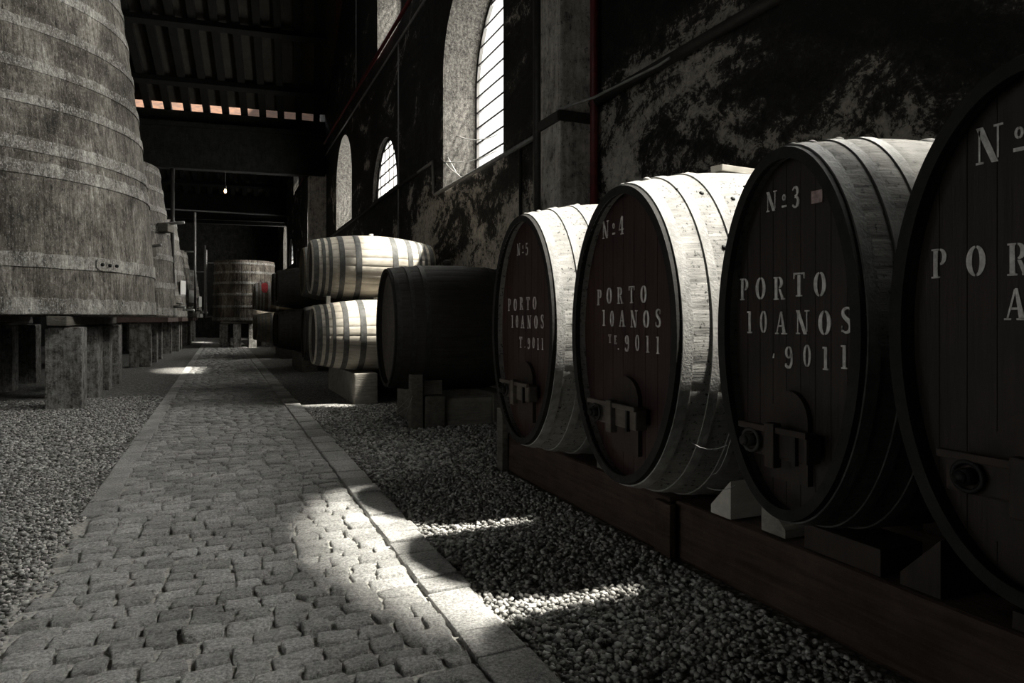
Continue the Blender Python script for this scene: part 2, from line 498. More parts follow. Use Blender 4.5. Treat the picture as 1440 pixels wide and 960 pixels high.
P[:, 2] = rng.uniform(-.032, .003, len(P))
gravel('gravel', P, sz, 'dark loose gravel between the cobbled aisle and the row of casks')
# far gravel surface
mb = MB(); mb.box(-9.1, XL - .12, 13, 60, -.04, -.005); mb.box(XK, 4.44, 11.5, 60, -.04, -.005); mb.box(-9.1, -3.2, 2, 13, -.04, -.012)
struct(mb, 'floor_gravel', M['gravel_bed'], label='far stretch of the gravel floor')

# --- walls
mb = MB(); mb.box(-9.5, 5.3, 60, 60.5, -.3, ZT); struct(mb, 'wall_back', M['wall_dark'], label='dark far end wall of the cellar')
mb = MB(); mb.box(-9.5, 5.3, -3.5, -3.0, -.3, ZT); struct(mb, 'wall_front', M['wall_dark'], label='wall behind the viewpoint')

def arch_poly(y0, y1, z0, zc, n=20, inset=0.):
    y0 += inset; y1 -= inset; z0 += inset; zc -= inset
    r = (y1 - y0) / 2; c = (y0 + y1) / 2; zs = zc - r
    pts = [(y0, z0), (y1, z0)]
    zs = max(zs, z0 + .02); rz = zc - zs
    for i in range(n + 1):
        t = PI * i / n
        pts.append((c + r * math.cos(t), zs + rz * math.sin(t)))
    return pts

WIN = [  # y0, y1, sill, crown, glass depth, power
    (.95, 4.55, 4.22, 8.8, .80),
    (10.75, 14.25, 4.25, 8.5, .78),
    (18.4, 21.7, 5.15, 6.85, .16),
    (25.4, 29.1, 5.15, 8.7, .78),
    (17.9, 21.0, 9.45, 13.0, .78),
    (36.0, 39.3, 5.15, 8.7, .78),
    (44.0, 47.2, 9.6, 13.0, .78),
    (47.5, 50.5, 5.15, 7.0, .16),
    (52.0, 55.2, 5.15, 8.7, .78),
]
SPLAY = {1: .6}          # how far the outer edge of the near jamb is cut back
FILL_WIN = [(-1.4, 2.4, 1.2, 5.0, .3), (3.6, 7.4, 1.2, 5.0, .3)]      # unseen windows added in the opposite wall for fill light
def holed(mb, name, mat, label, wins, xa, xb):
    wall = mb.build(name, mat); wall['kind'] = 'structure'; wall['label'] = label
    cut = MB()
    for i, w in enumerate(wins):
        e = SPLAY.get(i, 0) if xa > 0 else 0
        k = .5 / (xb - xa)
        cut.prism_x(arch_poly(w[0] + e * k, *w[1:4]), xa - .5, xb + .5, arch_poly(w[0] - e * (1 + k), *w[1:4]))
    co = cut.build('cutter', None)
    md = wall.modifiers.new('holes', 'BOOLEAN'); md.operation = 'DIFFERENCE'; md.object = co; md.solver = 'EXACT'
    dg = bpy.context.evaluated_depsgraph_get()
    me = bpy.data.meshes.new_from_object(wall.evaluated_get(dg))
    wall.modifiers.clear(); wall.data = me
    bpy.data.objects.remove(co)
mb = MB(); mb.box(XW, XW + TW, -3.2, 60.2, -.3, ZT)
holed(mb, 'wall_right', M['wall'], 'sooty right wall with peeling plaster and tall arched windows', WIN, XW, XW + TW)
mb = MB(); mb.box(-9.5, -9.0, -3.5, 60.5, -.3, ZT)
holed(mb, 'wall_left', M['wall_dark'], 'dark left wall behind the vats', FILL_WIN, -9.5, -9)
for i, w in enumerate(FILL_WIN):
    fr = MB()
    y0, y1, z0, zc, gd = w; c = (y0 + y1) / 2; r = (y1 - y0) / 2; zs = zc - r
    po = arch_poly(*w[:4], 24); pi = arch_poly(*w[:4], 24, .1)
    for a in range(len(po)):
        b = (a + 1) % len(po)
        fr.add([(-9.28, *po[a]), (-9.28, *po[b]), (-9.28, *pi[b]), (-9.28, *pi[a]), (-9.22, *po[a]), (-9.22, *po[b]), (-9.22, *pi[b]), (-9.22, *pi[a])], [(0, 1, 2, 3), (7, 6, 5, 4), (3, 2, 6, 7), (0, 4, 5, 1)])
    for k in range(1, 5):
        yy = y0 + (y1 - y0) * k / 5; fr.box(-9.27, -9.23, yy - .015, yy + .015, z0 + .05, zs + math.sqrt(max(0, r * r - (yy - c) ** 2)) - .05)
    f = fr.build('window_%d' % (20 + i), M['pipe_dark']); tag(f, 'unseen arched window added in the left wall for fill light, %s' % ('behind the viewpoint' if i == 0 else 'beside the viewpoint'), kind='structure')
    g = MB(); g.prism_x(arch_poly(*w[:4], 24, .05), -9.254, -9.246); g.build('window_glass', M['glass'], f)

for i, w in enumerate(WIN):
    y0, y1, z0, zc, gd = w
    sp = SPLAY.get(i, 0)
    rin = [arch_poly(y0, y1, z0, zc, 24), arch_poly(y0 - sp, y1, z0, zc, 24), arch_poly(y0, y1, z0, zc, 24, .035), arch_poly(y0 - sp, y1, z0, zc, 24, .035)]
    y0 -= sp * gd / TW
    poly = arch_poly(y0, y1, z0, zc, 24)
    lun = gd < .3
    fr = MB()
    # frame ring following the arch
    n = len(poly)
    xa, xb = XW + gd - .03, XW + gd + .03
    inn2 = arch_poly(y0, y1, z0, zc, 24, .10)
    for a in range(n):
        b = (a + 1) % n
        vs = [(xa, *poly[a]), (xa, *poly[b]), (xa, *inn2[b]), (xa, *inn2[a]), (xb, *poly[a]), (xb, *poly[b]), (xb, *inn2[b]), (xb, *inn2[a])]
        fr.add(vs, [(0, 1, 2, 3), (7, 6, 5, 4), (3, 2, 6, 7), (0, 4, 5, 1)])
    # glazing bars
    r = (y1 - y0) / 2; c = (y0 + y1) / 2; zs = max(zc - r, z0); rz = zc - zs
    z = z0 + .42
    while z < zc - .15:
        hw = r if z < zs else r * math.sqrt(max(0, 1 - ((z - zs) / rz) ** 2))
        fr.box(xa + .01, xb - .01, c - hw + .05, c + hw - .05, z - .022, z + .022)
        z += .34
    nv = 6 if lun else 2
    for k in range(1, nv):
        yy = y0 + (y1 - y0) * k / nv
        top = zs + rz * math.sqrt(max(0, 1 - ((yy - c) / r) ** 2))
        t = .012 if k != 3 else .03
        fr.box(xa + .01, xb - .01, yy - t, yy + t, z0 + .05, top - .05)
    f = fr.build('window_%d' % (i + 1), M['pipe_dark']); tag(f, kind='structure')
    f['label'] = ['arched window above the nearest casks', 'tall bright arched window left of the limewashed column', 'half-round barred window in the dark wall', 'tall arched window showing only its stone reveal',
                  'upper window cut off by the red pipe', 'arched window behind the far column', 'high window beyond the girder', 'far half-round window', 'farthest arched window'][i]
    g = MB(); g.prism_x(arch_poly(y0, y1, z0, zc, 24, .05), XW + gd - .004, XW + gd + .004); g.build('window_glass', M['glass_frosted'] if lun else M['glass'], f)
    # stone reveal lining
    rv = MB()
    for a in range(n):
        b = (a + 1) % n
        A, B, C, D = rin
        vs = [(XW - .004, *A[a]), (XW - .004, *A[b]), (XW + TW, *B[b]), (XW + TW, *B[a]), (XW - .004, *C[a]), (XW - .004, *C[b]), (XW + TW, *D[b]), (XW + TW, *D[a])]
        rv.add(vs, [(0, 1, 2, 3), (7, 6, 5, 4), (0, 4, 5, 1), (3, 2, 6, 7)])
    rv.build('window_reveal', M['reveal'], f)

# --- columns on the right wall
def column(y0, y1, x0, ztop, label, n):
    mb = MB(); mb.box(x0, XW + .02, y0, y1, -.05, ztop, .03, .006)
    o = struct(mb, 'trim_%d' % n, M['column'], label=label); return o
column(7.66, 8.24, 3.93, 16.4, 'limewashed square wall column behind the casks', 1)
column(32.0, 32.8, 3.72, 8.1, 'far wall column carrying the dark girder', 2)
# --- girders across the hall
mb = MB(); mb.box(-9, XW, 31.9, 32.5, 8.0, 9.75, .03); mb.box(-9, XW, 31.75, 32.6, 9.75, 9.95, .02)
mb.box(-9, XW, 32.3, 32.6, 9.9, 10.56)
mb.box(-9, XW, 31.85, 31.95, 7.97, 8.06)
struct(mb, 'trim_3', M['girder'], label='dark deep girder crossing the hall under the roof valley')
mb = MB(); mb.box(-9, XW, 52.6, 53.0, 8.3, 10.4); mb.box(-9, XW, 52.0, 52.2, 8.5, 8.75); struct(mb, 'trim_4', M['girder'], label='far dark girder and tie beam')
# --- roofs: transverse gables
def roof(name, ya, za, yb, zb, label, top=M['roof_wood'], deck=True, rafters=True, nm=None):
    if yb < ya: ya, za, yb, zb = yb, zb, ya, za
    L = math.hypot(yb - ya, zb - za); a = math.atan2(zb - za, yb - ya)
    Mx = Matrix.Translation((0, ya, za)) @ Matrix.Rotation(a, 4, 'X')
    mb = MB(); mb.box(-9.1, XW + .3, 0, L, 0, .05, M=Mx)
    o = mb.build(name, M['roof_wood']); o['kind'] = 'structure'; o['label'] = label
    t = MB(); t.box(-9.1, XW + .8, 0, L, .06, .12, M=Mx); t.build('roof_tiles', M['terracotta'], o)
    if rafters:
        x = -6.2
        while x < XW - .2:
            r = MB(); r.box(x, x + .28, 0 if name != 'ceiling_slope' else 0, L + (.95 if name == 'ceiling_slope' else 0), -.26, -.001, M=Mx); r.build('rafter', M['rafter'], o); x += .78
        k = 1.3
        while k < L - .2:
            p = MB(); p.box(-9, XW, k, k + .26, -.56, -.262, .02, M=Mx); p.build('purlin', M['rafter'], o); k += 2.9
    return o
roof('ceiling_slope', 32.55, 10.95, 22.5, 16.9, 'dark boarded roof slope with rafters and purlins above the girder')
roof('ceiling_slope_far', 43.0, 16.5, 53.1, 10.4, 'dark far roof slope beyond the girder')
roof('ceiling_rise', 32.75, 10.1, 43.1, 16.6, 'roof slope rising behind the valley', rafters=False)
roof('ceiling_fall', 22.6, 16.95, 12.9, 10.9, 'roof slope over the middle of the hall', rafters=False)
roof('ceiling_near_rise', 15.0, 9.7, 2.9, 16.9, 'roof slope above the near vat', rafters=False)
roof('ceiling_near_fall', 3.0, 16.9, -3.4, 13.0, 'roof slope above the viewpoint', rafters=False)
roof('ceiling_end', 53.0, 10.4, 60.4, 14.8, 'last roof slope at the far end', rafters=False)

# the girder and roof valleys are not quite square to the right wall
PV = Matrix.Translation((XW, 32.5, 0)) @ Matrix.Rotation(-math.radians(6.3), 4, 'Z') @ Matrix.Translation((-XW, -32.5, 0))
for nm in ('trim_3', 'trim_4', 'ceiling_slope', 'ceiling_slope_far', 'ceiling_rise', 'ceiling_fall', 'ceiling_end'):
    bpy.data.objects[nm].matrix_world = PV

# ------------------------------------------------------------------ stencil letters
def _arc(cx, cy, rx, ry, a0, a1, irx, iry, n=14, icx=None):
    """ring sector as (outer, inner) point rows"""
    icx = cx if icx is None else icx
    o = []; i = []
    for k in range(n + 1):
        t = math.radians(a0 + (a1 - a0) * k / n)
        o.append((cx + rx * math.cos(t), cy + ry * math.sin(t))); i.append((icx + irx * math.cos(t), cy + iry * math.sin(t)))
    return (o, i)
def _rect(x0, x1, y0, y1): return ([(x0, y0), (x1, y0)], [(x0, y1), (x1, y1)])
def _quad(a, b, c, d): return ([a, b], [d, c])
def _stroke(pts, ws):
    o = []; i = []
    for k, p in enumerate(pts):
        a = Vector(pts[max(k - 1, 0)]); b = Vector(pts[min(k + 1, len(pts) - 1)])
        d = (b - a).normalized(); nrm = Vector((-d.y, d.x)); w = ws[k] / 2
        o.append((p[0] + nrm.x * w, p[1] + nrm.y * w)); i.append((p[0] - nrm.x * w, p[1] - nrm.y * w))
    return (o, i)
def oval(w, inner=.42):
    return [_arc(w / 2, .5, w / 2, .5, 97, 263, w * .20, .43), _arc(w / 2, .5, w / 2, .5, -83, 83, w * .20, .43)], w
def curve(pts, n=6):
    out = []
    P = [pts[0]] + list(pts) + [pts[-1]]
    for i in range(1, len(P) - 2):
        p0, p1, p2, p3 = [Vector(q) for q in P[i - 1:i + 3]]
        for k in range(n):
            t = k / n
            out.append(tuple(.5 * ((2 * p1) + (-p0 + p2) * t + (2 * p0 - 5 * p1 + 4 * p2 - p3) * t * t + (-p0 + 3 * p1 - 3 * p2 + p3) * t ** 3)))
    out.append(tuple(pts[-1])); return out
def taper(n, w0, w1, w2): return [w0 + (w1 - w0) * math.sin(PI * k / (n - 1)) ** 1 if True else 0 for k in range(n)]
G = {}
G['O'] = oval(.72)
G['0'] = oval(.50)
G['P'] = ([_rect(.08, .26, .04, .96), _rect(0, .34, 0, .06), _rect(0, .30, .94, 1.), _arc(.34, .72, .28, .28, -85, 88, .10, .21)], .62)
G['R'] = ([_rect(.08, .26, .04, .96), _rect(0, .34, 0, .06), _rect(0, .30, .94, 1.), _arc(.34, .745, .28, .255, -85, 88, .10, .19),
           _quad((.34, .47), (.46, .47), (.70, .05), (.52, .05)), _rect(.50, .76, 0, .07)], .76)
G['T'] = ([_rect(.26, .44, .04, .90), _rect(.16, .54, 0, .06), _rect(0, .24, .92, 1.), _rect(.46, .70, .92, 1.), _quad((0, .74), (.05, .74), (.10, .94), (0, .94)), _quad((.65, .74), (.70, .74), (.70, .94), (.60, .94)), _rect(.26, .44, .93, 1.)], .70)
G['A'] = ([_quad((.08, .04), (.14, .04), (.40, .90), (.34, .96)), _quad((.50, .04), (.70, .04), (.46, .98), (.36, .98)), _rect(0, .24, 0, .06), _rect(.42, .80, 0, .06), _rect(.24, .48, .32, .39)], .80)
G['N'] = ([_rect(.08, .14, .05, .92), _rect(0, .24, 0, .06), _rect(.64, .70, .10, .95), _rect(.54, .82, .94, 1.), _quad((.48, .0), (.68, .0), (.22, 1.), (.0, 1.))], .80)
G['1'] = ([_rect(.10, .28, .06, .94), _rect(.02, .36, 0, .07), _rect(.0, .28, .92, 1.)], .38)
_s = curve([(.50, .84), (.44, .95), (.28, .97), (.12, .88), (.12, .70), (.28, .55), (.44, .42), (.50, .25), (.42, .08), (.25, .03), (.08, .10), (.04, .20)])
G['S'] = ([_stroke(_s, [.06 + .13 * math.sin(PI * k / (len(_s) - 1)) ** 2 for k in range(len(_s))]), _rect(.46, .52, .72, .96), _rect(.02, .07, .04, .28)], .56)
_9 = curve([(.46, .66), (.47, .45), (.44, .22), (.34, .05), (.18, .03), (.06, .10), (.08, .20)])
G['9'] = ([_arc(.26, .71, .25, .28, 100, 270, .09, .22), _arc(.26, .71, .25, .28, -80, 85, .10, .22), _stroke(_9, [.16, .16, .15] + [.13] * (len(_9) - 9) + [.10] * 6)], .52)
G['3'] = ([_stroke(curve([(.04, .84), (.14, .95), (.30, .95), (.40, .80), (.34, .60), (.20, .54)]), [.07] * 6 + [.10] * 6 + [.16] * 10 + [.10] * 9)[:2],
           _stroke(curve([(.20, .50), (.38, .44), (.44, .26), (.34, .06), (.18, .03), (.04, .14)]), [.08] * 5 + [.14] * 5 + [.18] * 8 + [.10] * 13)[:2]], .50)
G['4'] = ([_rect(.30, .46, .06, 1.), _rect(.20, .56, 0, .06), _quad((.0, .28), (.07, .28), (.30, .92), (.27, .98)), _rect(0, .27, .24, .31), _rect(.48, .58, .24, .31)], .58)
G['5'] = ([_rect(.06, .42, .86, .98), _rect(.06, .12, .52, .86), _stroke(curve([(.12, .54), (.28, .60), (.44, .46), (.44, .22), (.30, .04), (.14, .03), (.04, .14)]), [.07] * 6 + [.13] * 6 + [.17] * 12 + [.10] * 13)], .50)
G['E'] = ([_rect(.06, .24, .04, .96), _rect(0, .56, 0, .07), _rect(0, .54, .93, 1.), _rect(.26, .42, .47, .54), _rect(.50, .56, .0, .24), _rect(.48, .54, .78, 1.)], .58)
G['o'] = ([_arc(.16, .62, .13, .16, 97, 263, .05, .10, 8), _arc(.16, .62, .13, .16, -83, 83, .05, .10, 8), _quad((0, .14), (.34, .14), (.34, .24), (0, .24))], .36)
G['.'] = ([_arc(.06, .06, .06, .06, 0, 360, .001, .001, 10)], .14)
G['-'] = ([_quad((0, .34), (.10, .34), (.14, .56), (.06, .56))], .16)
def lettering(specs, xf, name, parent, label):
    """specs: (text, left, baseline, height, pitch list or total width). Reads from the aisle: text runs along -y, sits on x = xf"""
    mb = MB()
    for text, left, base, h, width in specs:
        gl = [G[c] for c in text]
        tot = sum(g[1] for g in gl) * h * .86
        gap = (width - tot) / max(1, len(gl) - 1)
        x = left
        for c, (pieces, w) in zip(text, gl):
            oy = random.gauss(0, .004)
            for o, i in pieces:
                n = len(o)
                vs = [(xf, -(x + px * h * .86), base + oy + py * h) for px, py in o] + [(xf, -(x + px * h * .86), base + oy + py * h) for px, py in i]
                vs += [(xf + .004, p[1], p[2]) for p in vs]
                fs = []
                for k in range(n - 1):
                    fs.append((k, k + 1, n + k + 1, n + k))
                    fs.append((2 * n + k, 3 * n + k, 3 * n + k + 1, 2 * n + k + 1))
                mb.add(vs, fs)
            x += w * h * .86 + gap
    o = mb.build(name, M['paint'], parent, recalc=False); o['label'] = label
    return o

# ------------------------------------------------------------------ oval casks
def prof(s, b): return 1 + b * (1 - (2 * s - 1) ** 2)
def ring_angles(nst, d=.16):
    out = []
    for k in range(nst):
        a0 = 2 * PI * k / nst; st = 2 * PI / nst
        out += [(a0, 1), (a0 + d * st * .35, 0), (a0 + .36 * st, 0), (a0 + .64 * st, 0), (a0 + st - d * st * .35, 0)]
    return out
def cask_body(W, H, L, b, nst=40, bh=None, **kw):
    return _cask_body(W, H, L, b, b if bh is None else bh, nst, **kw)
def _cask_body(W, H, L, b, bh, nst, t=.05, inset=.075, groove=.0016, nseg=16):
    A = ring_angles(nst); N = len(A); vs = []; fs = []
    def ring(x, f, off, gr):
        fh = 1 + (f - 1) * bh / b
        for a, g in A:
            vs.append((x, (W / 2 * f + off - g * gr) * math.cos(a), (H / 2 * fh + off - g * gr) * math.sin(a)))
    f0 = prof(0, b); 
    fi = prof(inset / L, b)
    ring(inset, fi, -t, 0); ring(0.0, f0, -t, 0); ring(0, f0, -.006, groove * .6); 
    for i in range(nseg + 1):
        s = i / nseg; x = s * L
        if i == 0: x = .006
        if i == nseg: x = L - .006
        ring(x, prof(s, b), 0, groove)
    ring(L, f0, -.006, groove * .6); ring(L, f0, -t, 0); ring(L - inset, fi, -t, 0)
    R = nseg + 1 + 6
    for i in range(R - 1):
        for k in range(N):
            k2 = (k + 1) % N
            fs.append((i * N + k, i * N + k2, (i + 1) * N + k2, (i + 1) * N + k))
    mb = MB(); mb.add(vs, fs, True); mb.add(vs[(R - 1) * N:], [tuple(range(N))])
    return mb
def hoop_mb(W, H, L, b, s0, s1, th=.008, n=170, bh=None):
    bh = b if bh is None else bh
    vs = []; fs = []
    P = [(s0, 0), (s0, th), (s1, th), (s1, 0)]
    for s, o in P:
        f = prof(s, b); fh = prof(s, bh)
        for k in range(n):
            a = 2 * PI * k / n
            vs.append((s * L, (W / 2 * f + o) * math.cos(a), (H / 2 * fh + o) * math.sin(a)))
    for i in range(3):
        for k in range(n):
            k2 = (k + 1) % n
            fs.append((i * n + k, i * n + k2, (i + 1) * n + k2, (i + 1) * n + k))
    mb = MB(); mb.add(vs, fs, True); return mb
def head_mb(W, H, x, npl=9, gap=.0014):
    mb = MB(); a = W / 2; c = H / 2
    edges = [-a + 2 * a * k / npl for k in range(npl + 1)]
    for k in range(npl):
        y0, y1 = edges[k] + gap, edges[k + 1] - gap
        pts = [y0 + (y1 - y0) * i / 6 for i in range(7)]
        zz = [c * math.sqrt(max(0, 1 - (y / a) ** 2)) for y in pts]
        vs = [(x, y, -z) for y, z in zip(pts, zz)] + [(x, y, z) for y, z in zip(pts, zz)]
        vs += [(x + .03, p[1], p[2]) for p in vs]
        fs = []
        for i in range(6):
            fs.append((i, i + 1, 7 + i + 1, 7 + i))
        fs += [(0, 7, 21, 14), (6, 20, 27, 13)]
        mb.add(vs, fs)
    n = 48
    mb.add([(x + .012, a * math.cos(2 * PI * k / n), c * math.sin(2 * PI * k / n)) for k in range(n)], [tuple(range(n))])
    return mb

def oval_cask(loc, W, H, L, zc, body, hoop, head, label, texts, group, front=True, b=.035, rz=0, ring=True, bh=.16, sc=1, dz=0, barm=None):
    barm = barm or M['bar_wood']
    x, y, z = loc
    root = empty('oval_cask', (x, y, z), rz, label, 'cask', group)
    zc -= z
    def up(o): o.location = (0, 0, zc); return o
    t, ins = .05, .075
    bd = up(cask_body(W, H, L, b, bh=bh).build('stave_body', body, root, autosharp=math.radians(35)))
    hd = up(head_mb(W * prof(ins / L, b) - 2 * t + .004, H * prof(ins / L, bh) - 2 * t + .004, ins).build('head', head, root))
    ch = MB()
    n = 96; vs = []; fs = []
    for (xx, o) in ((-.004, .0), (-.004, -t)):
        for k in range(n):
            a = 2 * PI * k / n
            vs.append((xx, (W / 2 + o) * math.cos(a), (H / 2 + o) * math.sin(a)))
    for (xx, o) in ((.03, .0), (.03, -t - .002)):
        for k in range(n):
            a = 2 * PI * k / n
            vs.append((xx, (W / 2 * prof(.03 / L, b) + o) * math.cos(a), (H / 2 * prof(.03 / L, bh) + o) * math.sin(a)))
    for k in range(n):
        k2 = (k + 1) % n
        fs += [(k, k2, n + k2, n + k), (k, 2 * n + k, 2 * n + k2, k2), (n + k, n + k2, 3 * n + k2, 3 * n + k)]
    ch.add(vs, fs, False)
    up(ch.build('chime', M['chime'], root))
    for (s0, s1) in ((.015, .05), (.115, .145), (.215, .25), (.75, .785), (.855, .885), (.95, .985)):
        h = up(hoop_mb(W, H, L, b, s0, s1, bh=bh).build('hoop', hoop, root, autosharp=math.radians(30)))
    if front:
        xf = ins; D = (0, 0, dz)
        d = MB()
        poly = [(-.15, -.80 * H / 2)] + [(.15 * -math.cos(PI * k / 14), -.40 + .14 * math.sin(PI * k / 14)) for k in range(15)] + [(.15, -.80 * H / 2)]
        poly = [(y * sc, z) for y, z in poly]; d.prism_x(poly, xf - .03, xf + .001)
        dr = up(d.build('manway_door', M['door_wood'], root))
        bar = MB()
        bar.box(xf - .115, xf - .03, -.25 * sc, .26 * sc, -.56, -.43, .012)
        bar.box(xf - .14, xf - .112, -.27 * sc, .28 * sc, -.445, -.415, .006)
        bb = up(bar.build('crossbar', barm, root))
        st = MB(); st.box(xf - .15, xf - .10, -.03, .03, -.60, -.40, .008); st.build('crossbar_strap', barm, bb)
        st = MB(); st.box(xf - .135, xf - .11, -.19 * sc, -.17 * sc, -.57, -.42, .004); st.build('crossbar_strap', M['iron'], bb)
        rg = MB(); rg.torus((xf - .135, .17 * sc, -.495), .05, .009, 'x'); rg.tube([(xf - .11, .17 * sc, -.495), (xf - .17, .17 * sc, -.495)], .03, 12); rg.lathe([(.022, -.01), (.022, .01)], (xf - .175, .17 * sc, -.495), 'x', 16)
        up(rg.build('tap', M['hoop_dark'] if ring else M['iron'], root))
        if texts[0]: up(lettering(texts[0], xf - .004, 'number_lettering', root, 'pale stencilled number'))
        if texts[1]: up(lettering(texts[1], xf - .004, 'stencil_lettering', root, 'pale stencilled lettering'))
    return root

BT = .352; BT2 = .352; BT3 = .487; BT4 = .433   # top of the bearer timbers
G1 = 'large oval casks with stencilled heads on the bearer timbers'
def zrest(H, L, xin, b=.16, base=BT): return base + H / 2 * prof(xin / L, b)
L0 = 1.95
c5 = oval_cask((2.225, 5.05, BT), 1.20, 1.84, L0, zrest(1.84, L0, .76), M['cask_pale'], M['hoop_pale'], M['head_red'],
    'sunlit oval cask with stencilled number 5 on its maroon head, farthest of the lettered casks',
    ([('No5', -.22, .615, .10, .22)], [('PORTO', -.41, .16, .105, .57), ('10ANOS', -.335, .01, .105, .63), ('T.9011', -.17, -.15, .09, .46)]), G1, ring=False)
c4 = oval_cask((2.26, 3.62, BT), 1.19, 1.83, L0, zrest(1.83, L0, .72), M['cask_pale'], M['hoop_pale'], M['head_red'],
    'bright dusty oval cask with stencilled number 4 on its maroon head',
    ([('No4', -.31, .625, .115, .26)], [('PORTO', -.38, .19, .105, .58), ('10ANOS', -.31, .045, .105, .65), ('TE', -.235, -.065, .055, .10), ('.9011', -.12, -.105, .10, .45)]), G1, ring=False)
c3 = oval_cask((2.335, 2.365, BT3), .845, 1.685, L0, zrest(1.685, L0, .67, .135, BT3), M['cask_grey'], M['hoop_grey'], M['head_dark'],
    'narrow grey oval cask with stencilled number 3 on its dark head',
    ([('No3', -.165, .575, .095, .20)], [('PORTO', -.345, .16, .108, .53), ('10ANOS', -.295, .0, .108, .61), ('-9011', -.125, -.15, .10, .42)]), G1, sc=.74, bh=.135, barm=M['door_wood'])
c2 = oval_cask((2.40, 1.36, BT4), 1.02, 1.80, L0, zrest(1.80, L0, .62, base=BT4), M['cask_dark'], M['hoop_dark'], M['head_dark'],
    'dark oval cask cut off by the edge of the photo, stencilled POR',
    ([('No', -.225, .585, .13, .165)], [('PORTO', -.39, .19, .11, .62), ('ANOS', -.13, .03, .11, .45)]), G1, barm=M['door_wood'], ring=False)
# paper label on cask 3, rivets on cask 4
lb = MB(); lb.box(.066, .074, -.17, -.11, .575, .63); o = lb.build('paper_label', M['label_paper'], c3); o.location = (0, 0, c3.children[0].location.z); o['label'] = 'small faded paper label'
def surf(W, H, L, b, s, ang, off=0, bh=None):
    f = prof(s, b); fh = prof(s, b if bh is None else bh); return (s * L, (W / 2 * f + off) * math.cos(ang), (H / 2 * fh + off) * math.sin(ang))
for s, deg in ((.19, -57), (.19, -30), (.29, -52), (.29, -25), (.285, -38), (.12, -62), (.20, -2), (.36, -40), (.37, -60)):
    a = math.radians(-deg) ; p = surf(1.19, 1.83, L0, .035, s, a, 0, .16)
    r = MB(); q = Vector((p[0], -abs(p[1]), abs(p[2])))
    r.lathe([(.0005, .008), (.012, .006), (.016, 0), (.016, -.01)], (0, 0, 0), 'z', 10)
    o = r.build('rivet', M['rivet'], c4); nrm = Vector((0, q.y / (1.19 / 2) ** 2, q.z / (1.83 / 2) ** 2)).normalized()
    o.rotation_euler = nrm.to_track_quat('Z', 'Y').to_euler(); o.location = q + Vector((0, 0, c4.children[0].location.z))
def on_cask(root, x, y, z): return (root.location.x + x, root.location.y + y, root.location.z + z)
# bungs and lumps of lime on top of the casks
for root, W, H, bh_ in ((c5, 1.20, 1.84, .16), (c4, 1.19, 1.83, .16), (c3, .845, 1.685, .135)):
    zc = root.children[0].location.z
    m = MB(); zt = zc + H / 2 * prof(.5, bh_)
    m.lathe([(.05, -.03), (.045, .012), (.03, .022)], (L0 / 2, 0, zt), 'z', 16); (m.build('bung', M['hoop_pale'] if root is not c3 else M['hoop_grey'], root) if root is not c4 else None)
    for s in (.03, .09, .17, .26, .42):
        m = MB(); t = zc + H / 2 * prof(s, bh_); m.lathe([(.024, -.012), (.024, .004), (.01, .011)], (s * L0, random.uniform(-.05, .06), t), 'z', 8)
        m.build('crust', M['hoop_pale'] if root is not c3 else M['hoop_grey'], root)
# plank resting on cask 4
zc4 = c4.location.z + c4.children[0].location.z
zt = zc4 + .915 * prof(.47, .16)
pl = MB(); pl.box(-.20, .20, -.05, .05, 0, .045, .004, .003); pl = pl.build('wooden_plank', M['pale_wood'], None, (2.26 + .92, 3.60, zt - .006)); pl.rotation_euler = (0, .0, .1)
tag(pl, 'short pale plank lying on top of the cask numbered 4', 'plank')

# bearer timbers
for (ya, yb, xa, xb, lab) in ((3.64, 6.42, 2.66, 2.98, 'reddish bearer timber under the front of casks 4 and 5'), (-.6, 3.62, 2.68, 3.0, 'reddish bearer timber under the front of cask 3 and the nearest cask'),
                         (3.64, 6.42, 3.55, 3.85, 'dark rear bearer timber under the backs of casks 4 and 5'), (-.6, 3.62, 3.55, 3.85, 'dark rear bearer timber under the backs of cask 3 and the nearest cask')):
    mb = MB(); mb.box(xa, xb, ya, yb, -.04, (BT2 if 'nearest' in lab else BT) - (.008 if xa < 3 else .03), .025, .007)
    o = mb.build('bearer_timber', M['beam_red']); tag(o, lab, 'timber', 'timbers carrying the lettered casks')
mb = MB(); mb.box(2.595, 2.645, 3.56, 3.72, -.03, .33, .008, .004); o = mb.build('timber_cleat', M['beam_red']); tag(o, 'upright cleat over the joint of the front bearer timbers', 'cleat')
mb = MB(); mb.box(2.585, 2.645, 6.30, 6.44, -.03, .60, .008, .004); o = mb.build('timber_post', M['timber']); tag(o, 'short upright post at the far end of the front bearer timber', 'post')
# shims under cask 3 and the nearest cask
for xa, xb, nm in ((2.70, 2.98, 'front'), (3.57, 3.83, 'rear')):
    for ya, yb, zb, who in ((2.15, 2.58, BT3, 'cask 3'), (1.14, 1.60, BT4, 'the nearest cask')):
        mb = MB(); mb.box(xa, xb, ya, yb, BT2 - .002 if xa < 3 else BT2 - .024, zb - .012, .006, .002); o = mb.build('wooden_shim', M['door_wood']); tag(o, '%s packing board between %s and its bearer timber' % (nm, who), 'board')
